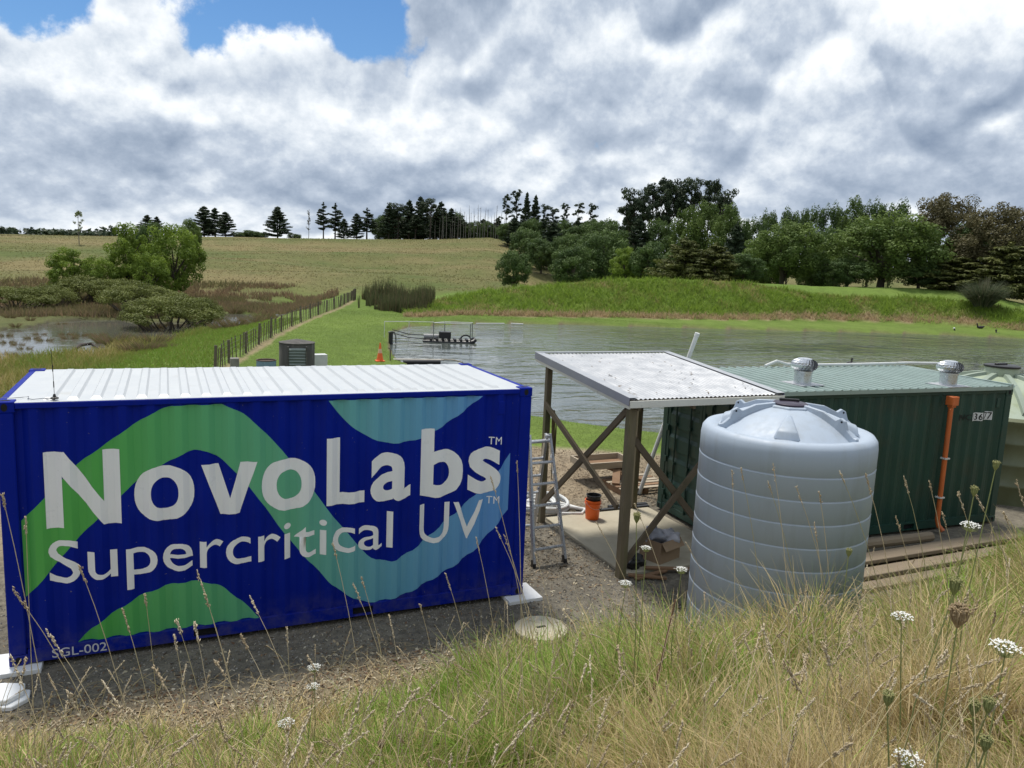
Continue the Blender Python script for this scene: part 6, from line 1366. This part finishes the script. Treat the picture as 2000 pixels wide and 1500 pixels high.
F = np.concatenate([o6+np.array([f]) for f in ((0, 2, 4), (2, 1, 4), (1, 3, 4), (3, 0, 4), (2, 0, 5), (1, 2, 5), (3, 1, 5), (0, 3, 5))], 0); stuff('gravel', V, F, np.repeat(g.random(n), 6), M_STONE, 'loose grey gravel stones round the blue container', 'gravel')
# tall stalks with seed heads
M_STALK = grassmat('seed_stalk', [(0.0, (0.66, 0.56, 0.38)), (0.5, (0.55, 0.46, 0.28)), (1.0, (0.30, 0.32, 0.11))], 0.3)
M_SEED = grassmat('seed_head', [(0.0, (0.30, 0.22, 0.13)), (0.5, (0.55, 0.45, 0.30)), (1.0, (0.72, 0.64, 0.48))], 0.35)
g = np.random.default_rng(110); sv = []; sf = []; st_ = []; hv = []; hf = []; htn = []; no = 0; ho = 0
OCT = np.array([(-1, 0, 0), (1, 0, 0), (0, -1, 0), (0, 1, 0), (0, 0, -1), (0, 0, 1)], float); OF = np.array([(0, 2, 4), (2, 1, 4), (1, 3, 4), (3, 0, 4), (2, 0, 5), (1, 2, 5), (3, 1, 5), (0, 3, 5)])
cand = []
while len(cand) < 430:
    r = 1.9*(13/1.9)**(g.random()**0.75); a = g.uniform(az_of(-120), az_of(2120)); x = CAM[0]+r*math.sin(a); y = CAM[1]+r*math.cos(a)
    bb_ = float(toe(x))-y
    if bb_ < 0.1 or not clear(np.array([x]), np.array([y]))[0]: continue
    if x < 3.2 and g.random() < 0.62: continue
    cand.append((x, y))
NEAR0 = len(cand)
while len(cand) < NEAR0+230:
    r = g.uniform(1.5, 4.6); a = g.uniform(az_of(-150), az_of(2150)) if g.random() < 0.5 else g.uniform(az_of(-150), az_of(1050)); cand.append((CAM[0]+r*math.sin(a), CAM[1]+r*math.cos(a)))
def add_stalk(base, H, az, ln, bend, kind, top=None):
    global no, ho
    N = 7; pts = []; p = np.array(base, float); an = ln*0.4
    if top is None:
        for i in range(N+1):
            pts.append(p.copy()); f = i/N; an2 = an+bend*f**3+ln*f*0.6; p = p+H/N*np.array([math.sin(an2)*math.cos(az), math.sin(an2)*math.sin(az), math.cos(an2)])
    else:
        top = np.array(top, float); mid = p*0.45+top*0.55; mid[:2] = p[:2]*0.72+top[:2]*0.28; mid[2] += 0.04*H
        for i in range(N+1): f = i/N; pts.append(p*(1-f)**2+2*mid*f*(1-f)+top*f*f)
        H = float(np.sum(np.linalg.norm(np.diff(np.array(pts), axis=0), axis=1)))
    pts = np.array(pts); rad = np.linspace(0.0021, 0.0012, N+1); d = np.linalg.norm(pts[0]-CAM); rad = rad*min(1.7, max(1.0, d/3.6))
    ring_ = [pts+np.stack([np.cos(q*2.094)*rad, np.sin(q*2.094)*rad, 0*rad], 1) for q in range(3)]
    sv.append(np.stack(ring_, 1).reshape(-1, 3)); i = np.arange(N)[:, None]*3
    sf.append(np.concatenate([np.concatenate([i+q, i+(q+1) % 3, i+3+(q+1) % 3, i+3+q], 1) for q in range(3)], 0)+no); no += 3*(N+1); st_.append(np.full(3*(N+1), g.random()*0.75))
    t_ = unit(pts[-1]-pts[-3]); tn = 0.35+0.6*g.random(); par = np.linspace(0, H, N+1)
    if kind < 0.10: return
    head = g.uniform(0.06, 0.14); m_ = int(g.integers(26, 46)); fat = 1.0 if kind > 0.4 else 0.45
    for j in range(m_):
        f = j/m_; sl = H-head*f; base_ = np.array([np.interp(sl, par, pts[:, q]) for q in range(3)])
        lobe = 0.5+0.5*math.sin(f*9+kind*20); off = (0.002+0.0085*fat*lobe*g.random())*unit(g.normal(size=3)); L = g.uniform(0.005, 0.0095); W_ = L*0.36
        ax = unit(t_+0.5*g.normal(size=3)*0.6); b1 = unit(np.cross(ax, g.normal(size=3))); b2 = np.cross(ax, b1)
        hv.append(base_+off+OCT[:, :1]*ax*L+OCT[:, 1:2]*b1*W_+OCT[:, 2:3]*b2*W_); hf.append(OF+ho); ho += 6; htn.append(np.full(6, np.clip(tn+0.3*(g.random()-0.5), 0, 1)))
for ci, (x, y) in enumerate(cand):
    H = g.uniform(0.45, 1.0) if ci < NEAR0 else g.uniform(0.5, 0.95)
    add_stalk((x, y, hz(x, y)-0.02), H, g.uniform(-0.9, 1.4)+(math.pi if g.random() < 0.3 else 0), g.uniform(0.05, 0.55), g.uniform(0.2, 1.2), g.random())
# the tallest stalks, seen against the containers and the tank
for (px, py, D) in ((4, 965, 3.6), (50, 1010, 3.9), (155, 1105, 3.8), (283, 1160, 4.0), (240, 1190, 3.6), (385, 1115, 3.9), (400, 1160, 3.7), (345, 1210, 3.4), (380, 1215, 3.3), (420, 1290, 3.2), (488, 1165, 3.5), (340, 1240, 3.2), (560, 1225, 3.6), (470, 1240, 3.4), (650, 1060, 4.4), (690, 1140, 3.9), (706, 1128, 4.1), (760, 1200, 3.8), (968, 1030, 4.6), (985, 1045, 4.5), (930, 1050, 4.6), (1010, 900, 5.2), (958, 930, 5.0), (1045, 1080, 4.6), (1165, 1020, 4.8), (1240, 985, 5.0), (1340, 1060, 5.2),
                    (1430, 920, 5.3), (1447, 915, 5.2), (1510, 905, 5.0), (1500, 940, 5.4), (1555, 950, 5.2), (1600, 960, 5.0), (1640, 920, 4.8), (1690, 925, 4.6), (1590, 1020, 5.0), (1765, 930, 5.0), (1815, 940, 5.0), (1870, 960, 4.8), (1905, 965, 4.6), (1960, 1000, 4.6), (1985, 940, 4.6), (1750, 1010, 5.0), (1840, 1000, 5.0), (25, 1150, 3.2), (90, 1230, 3.1), (300, 1300, 3.0), (200, 1330, 2.9), (130, 1350, 2.8), (600, 1280, 3.4), (820, 1180, 4.0), (870, 1120, 4.3), (20, 1280, 2.8), (520, 1330, 3.0)):
    tp = PD(px, py, D); lx = g.uniform(-0.28, 0.12); ly = g.uniform(-0.5, 0.0); bx_ = tp[0]-lx*1.0; by_ = tp[1]+ly*0.6-0.1
    add_stalk((bx_+g.uniform(0.0, 0.3), by_, hz(bx_, by_)-0.02), 1.0, 0, 0, 0, 0.2+0.8*g.random(), tp)
stuff('grass_stalks', np.concatenate(sv), np.concatenate(sf), np.concatenate(st_), M_STALK, 'thin dry stalks rising above the near grass', 'grass')
stuff('seed_heads', np.concatenate(hv), np.concatenate(hf), np.concatenate(htn), M_SEED, 'tan seed heads on the tall dry stalks', 'grass')
# wild carrot: white umbels, green closed ones and brown nests
M_PETAL = mat('white_petal', (0.80, 0.80, 0.76), 0.6, var=0.05); M_GSTEM = mat('green_stem', (0.21, 0.235, 0.085), 0.7, var=0.2); M_NEST = mat('umbel_nest', (0.30, 0.29, 0.12), 0.8, var=0.3, vs=30); M_NESTB = mat('brown_nest', (0.30, 0.22, 0.125), 0.8, var=0.3, vs=30)
def carrot(px, py, D, dia, kind, label):
    top = PD(px, py, D); tilt = np.array([random.uniform(-0.12, 0.12), random.uniform(-0.12, 0.12)]); gx_, gy_ = top[0]-tilt[0], top[1]-tilt[1]; z0 = hz(gx_, gy_)
    if top[2]-z0 < 0.12: z0 = top[2]-0.35
    o = thing('wild_carrot', label, 'flower', (gx_, gy_, z0), 0.0, 'wild carrot on the bank'); tp = np.array([tilt[0], tilt[1], top[2]-z0]); R = dia/2
    neck = tp-np.array([0, 0, R*(0.75 if kind != 'nest' else 1.2)]); MB().tube([(0, 0, -0.05), tp*0.5+np.array([random.uniform(-0.03, 0.03), 0.02, 0]), neck], [0.0035, 0.003, 0.0025], 6).build('stem', M_GSTEM, o, smooth=True)
    rays = MB(); fl = MB(); g = np.random.default_rng(int(px*7+py)); n = 26
    for i in range(n):
        u = math.sqrt((i+0.5)/n); a = i*2.39996; x_, y_ = R*u*math.cos(a), R*u*math.sin(a)
        if kind == 'open': e = tp+np.array([x_, y_, R*0.30*(1-u*u)])
        else: s_ = 1.0-0.45*(u > 0.7); e = tp+np.array([x_*s_, y_*s_, R*(0.2+0.5*u)])
        mid = 0.5*(neck+e)+np.array([x_*0.25, y_*0.25, -R*0.1*(kind == 'open')]); rays.tube([neck, mid, e], 0.0011 if kind == 'open' else 0.0022, 4)
        if kind == 'open':
            for q in range(5):
                d = g.normal(size=3)*np.array([1, 1, 0.35])*R*0.10; s2 = R*0.075; c = e+d; fl.add([c+np.array(v)*s2 for v in ((1, 0, 0), (0, 1, 0), (-1, 0, 0), (0, -1, 0), (0, 0, 0.7))], [(0, 1, 4), (1, 2, 4), (2, 3, 4), (3, 0, 4), (3, 2, 1, 0)])
        else:
            for q in range(3):
                d = g.normal(size=3)*R*0.12; s2 = R*0.10; c = e+d; fl.add([c+np.array(v)*s2 for v in ((1, 0, 0), (0, 1, 0), (-1, 0, 0), (0, -1, 0), (0, 0, 1.2), (0, 0, -1.0))], [(0, 1, 4), (1, 2, 4), (2, 3, 4), (3, 0, 4), (1, 0, 5), (2, 1, 5), (3, 2, 5), (0, 3, 5)])
    rays.build('rays', M_GSTEM if kind != 'brown' else M_NESTB, o); fl.build('umbel' if kind == 'open' else 'seed_nest', {'open': M_PETAL, 'nest': M_NEST, 'brown': M_NESTB}[kind], o)
for a in ((1775, 1482, 2.7, 0.092, 'open', 'white wild carrot flower at the bottom right edge of the grass'), (1965, 1264, 3.0, 0.098, 'open', 'white wild carrot flower at the right edge of the photo'), (1762, 1204, 3.5, 0.085, 'open', 'white wild carrot flower in the right middle of the bank'), (1895, 1026, 4.6, 0.095, 'open', 'white wild carrot flower before the timber stack'),
          (1331, 1112, 5.2, 0.085, 'open', 'white wild carrot flower at the left edge of the grey tank'), (1222, 1139, 5.4, 0.095, 'open', 'white wild carrot flower below the front post'), (1262, 1070, 5.2, 0.075, 'open', 'white wild carrot flower in front of the slab'), (614, 1303, 5.0, 0.090, 'open', 'white wild carrot flower low in front of the blue container'), (612, 1340, 4.8, 0.08, 'open', 'white wild carrot flower just below another in front of the container'), (560, 1412, 4.3, 0.10, 'open', 'white wild carrot flower at lower left above the straw'),
          (1872, 1205, 2.9, 0.105, 'brown', 'large brown curled seed nest in the right middle of the bank'), (1865, 1142, 3.2, 0.07, 'nest', 'green seed nest above the large brown one'), (1945, 908, 4.2, 0.045, 'nest', 'small green bud against the green container end'), (1903, 958, 4.2, 0.05, 'nest', 'small green bud before the green container base'), (1244, 1010, 4.8, 0.07, 'nest', 'green seed nest in front of the front post'), (1902, 1380, 2.6, 0.05, 'nest', 'pale closed bud at lower right, left of a pair'), (1930, 1375, 2.6, 0.05, 'nest', 'pale closed bud at lower right, right of a pair'), (1735, 1362, 2.7, 0.055, 'nest', 'green closed bud in the lower right grass'), (1925, 1450, 2.5, 0.05, 'nest', 'pale bud near the bottom right corner'), (1658, 1078, 4.6, 0.05, 'nest', 'round green bud against the grey tank'), (745, 1455, 3.6, 0.06, 'brown', 'dark seed nest at the bottom left of the grass')):
    carrot(*a)
# dead dock stem and broad green leaves
dk = PD(1290, 1180, 4.6); zz = hz(dk[0], dk[1]); tag(MB().tube([(dk[0]-0.06, dk[1], zz-0.05), (dk[0]-0.03, dk[1], zz+0.25), (dk[0]+0.05, dk[1]+0.02, zz+0.5), (dk[0]+0.13, dk[1]+0.03, max(zz+0.68, dk[2]))], [0.016, 0.013, 0.009, 0.004], 7).build('dock_plant', mat('rusty_stem', (0.16, 0.085, 0.05), 0.85, var=0.25, vs=20), smooth=True), 'dead rust-brown dock standing in the grass before the tank', 'plant')
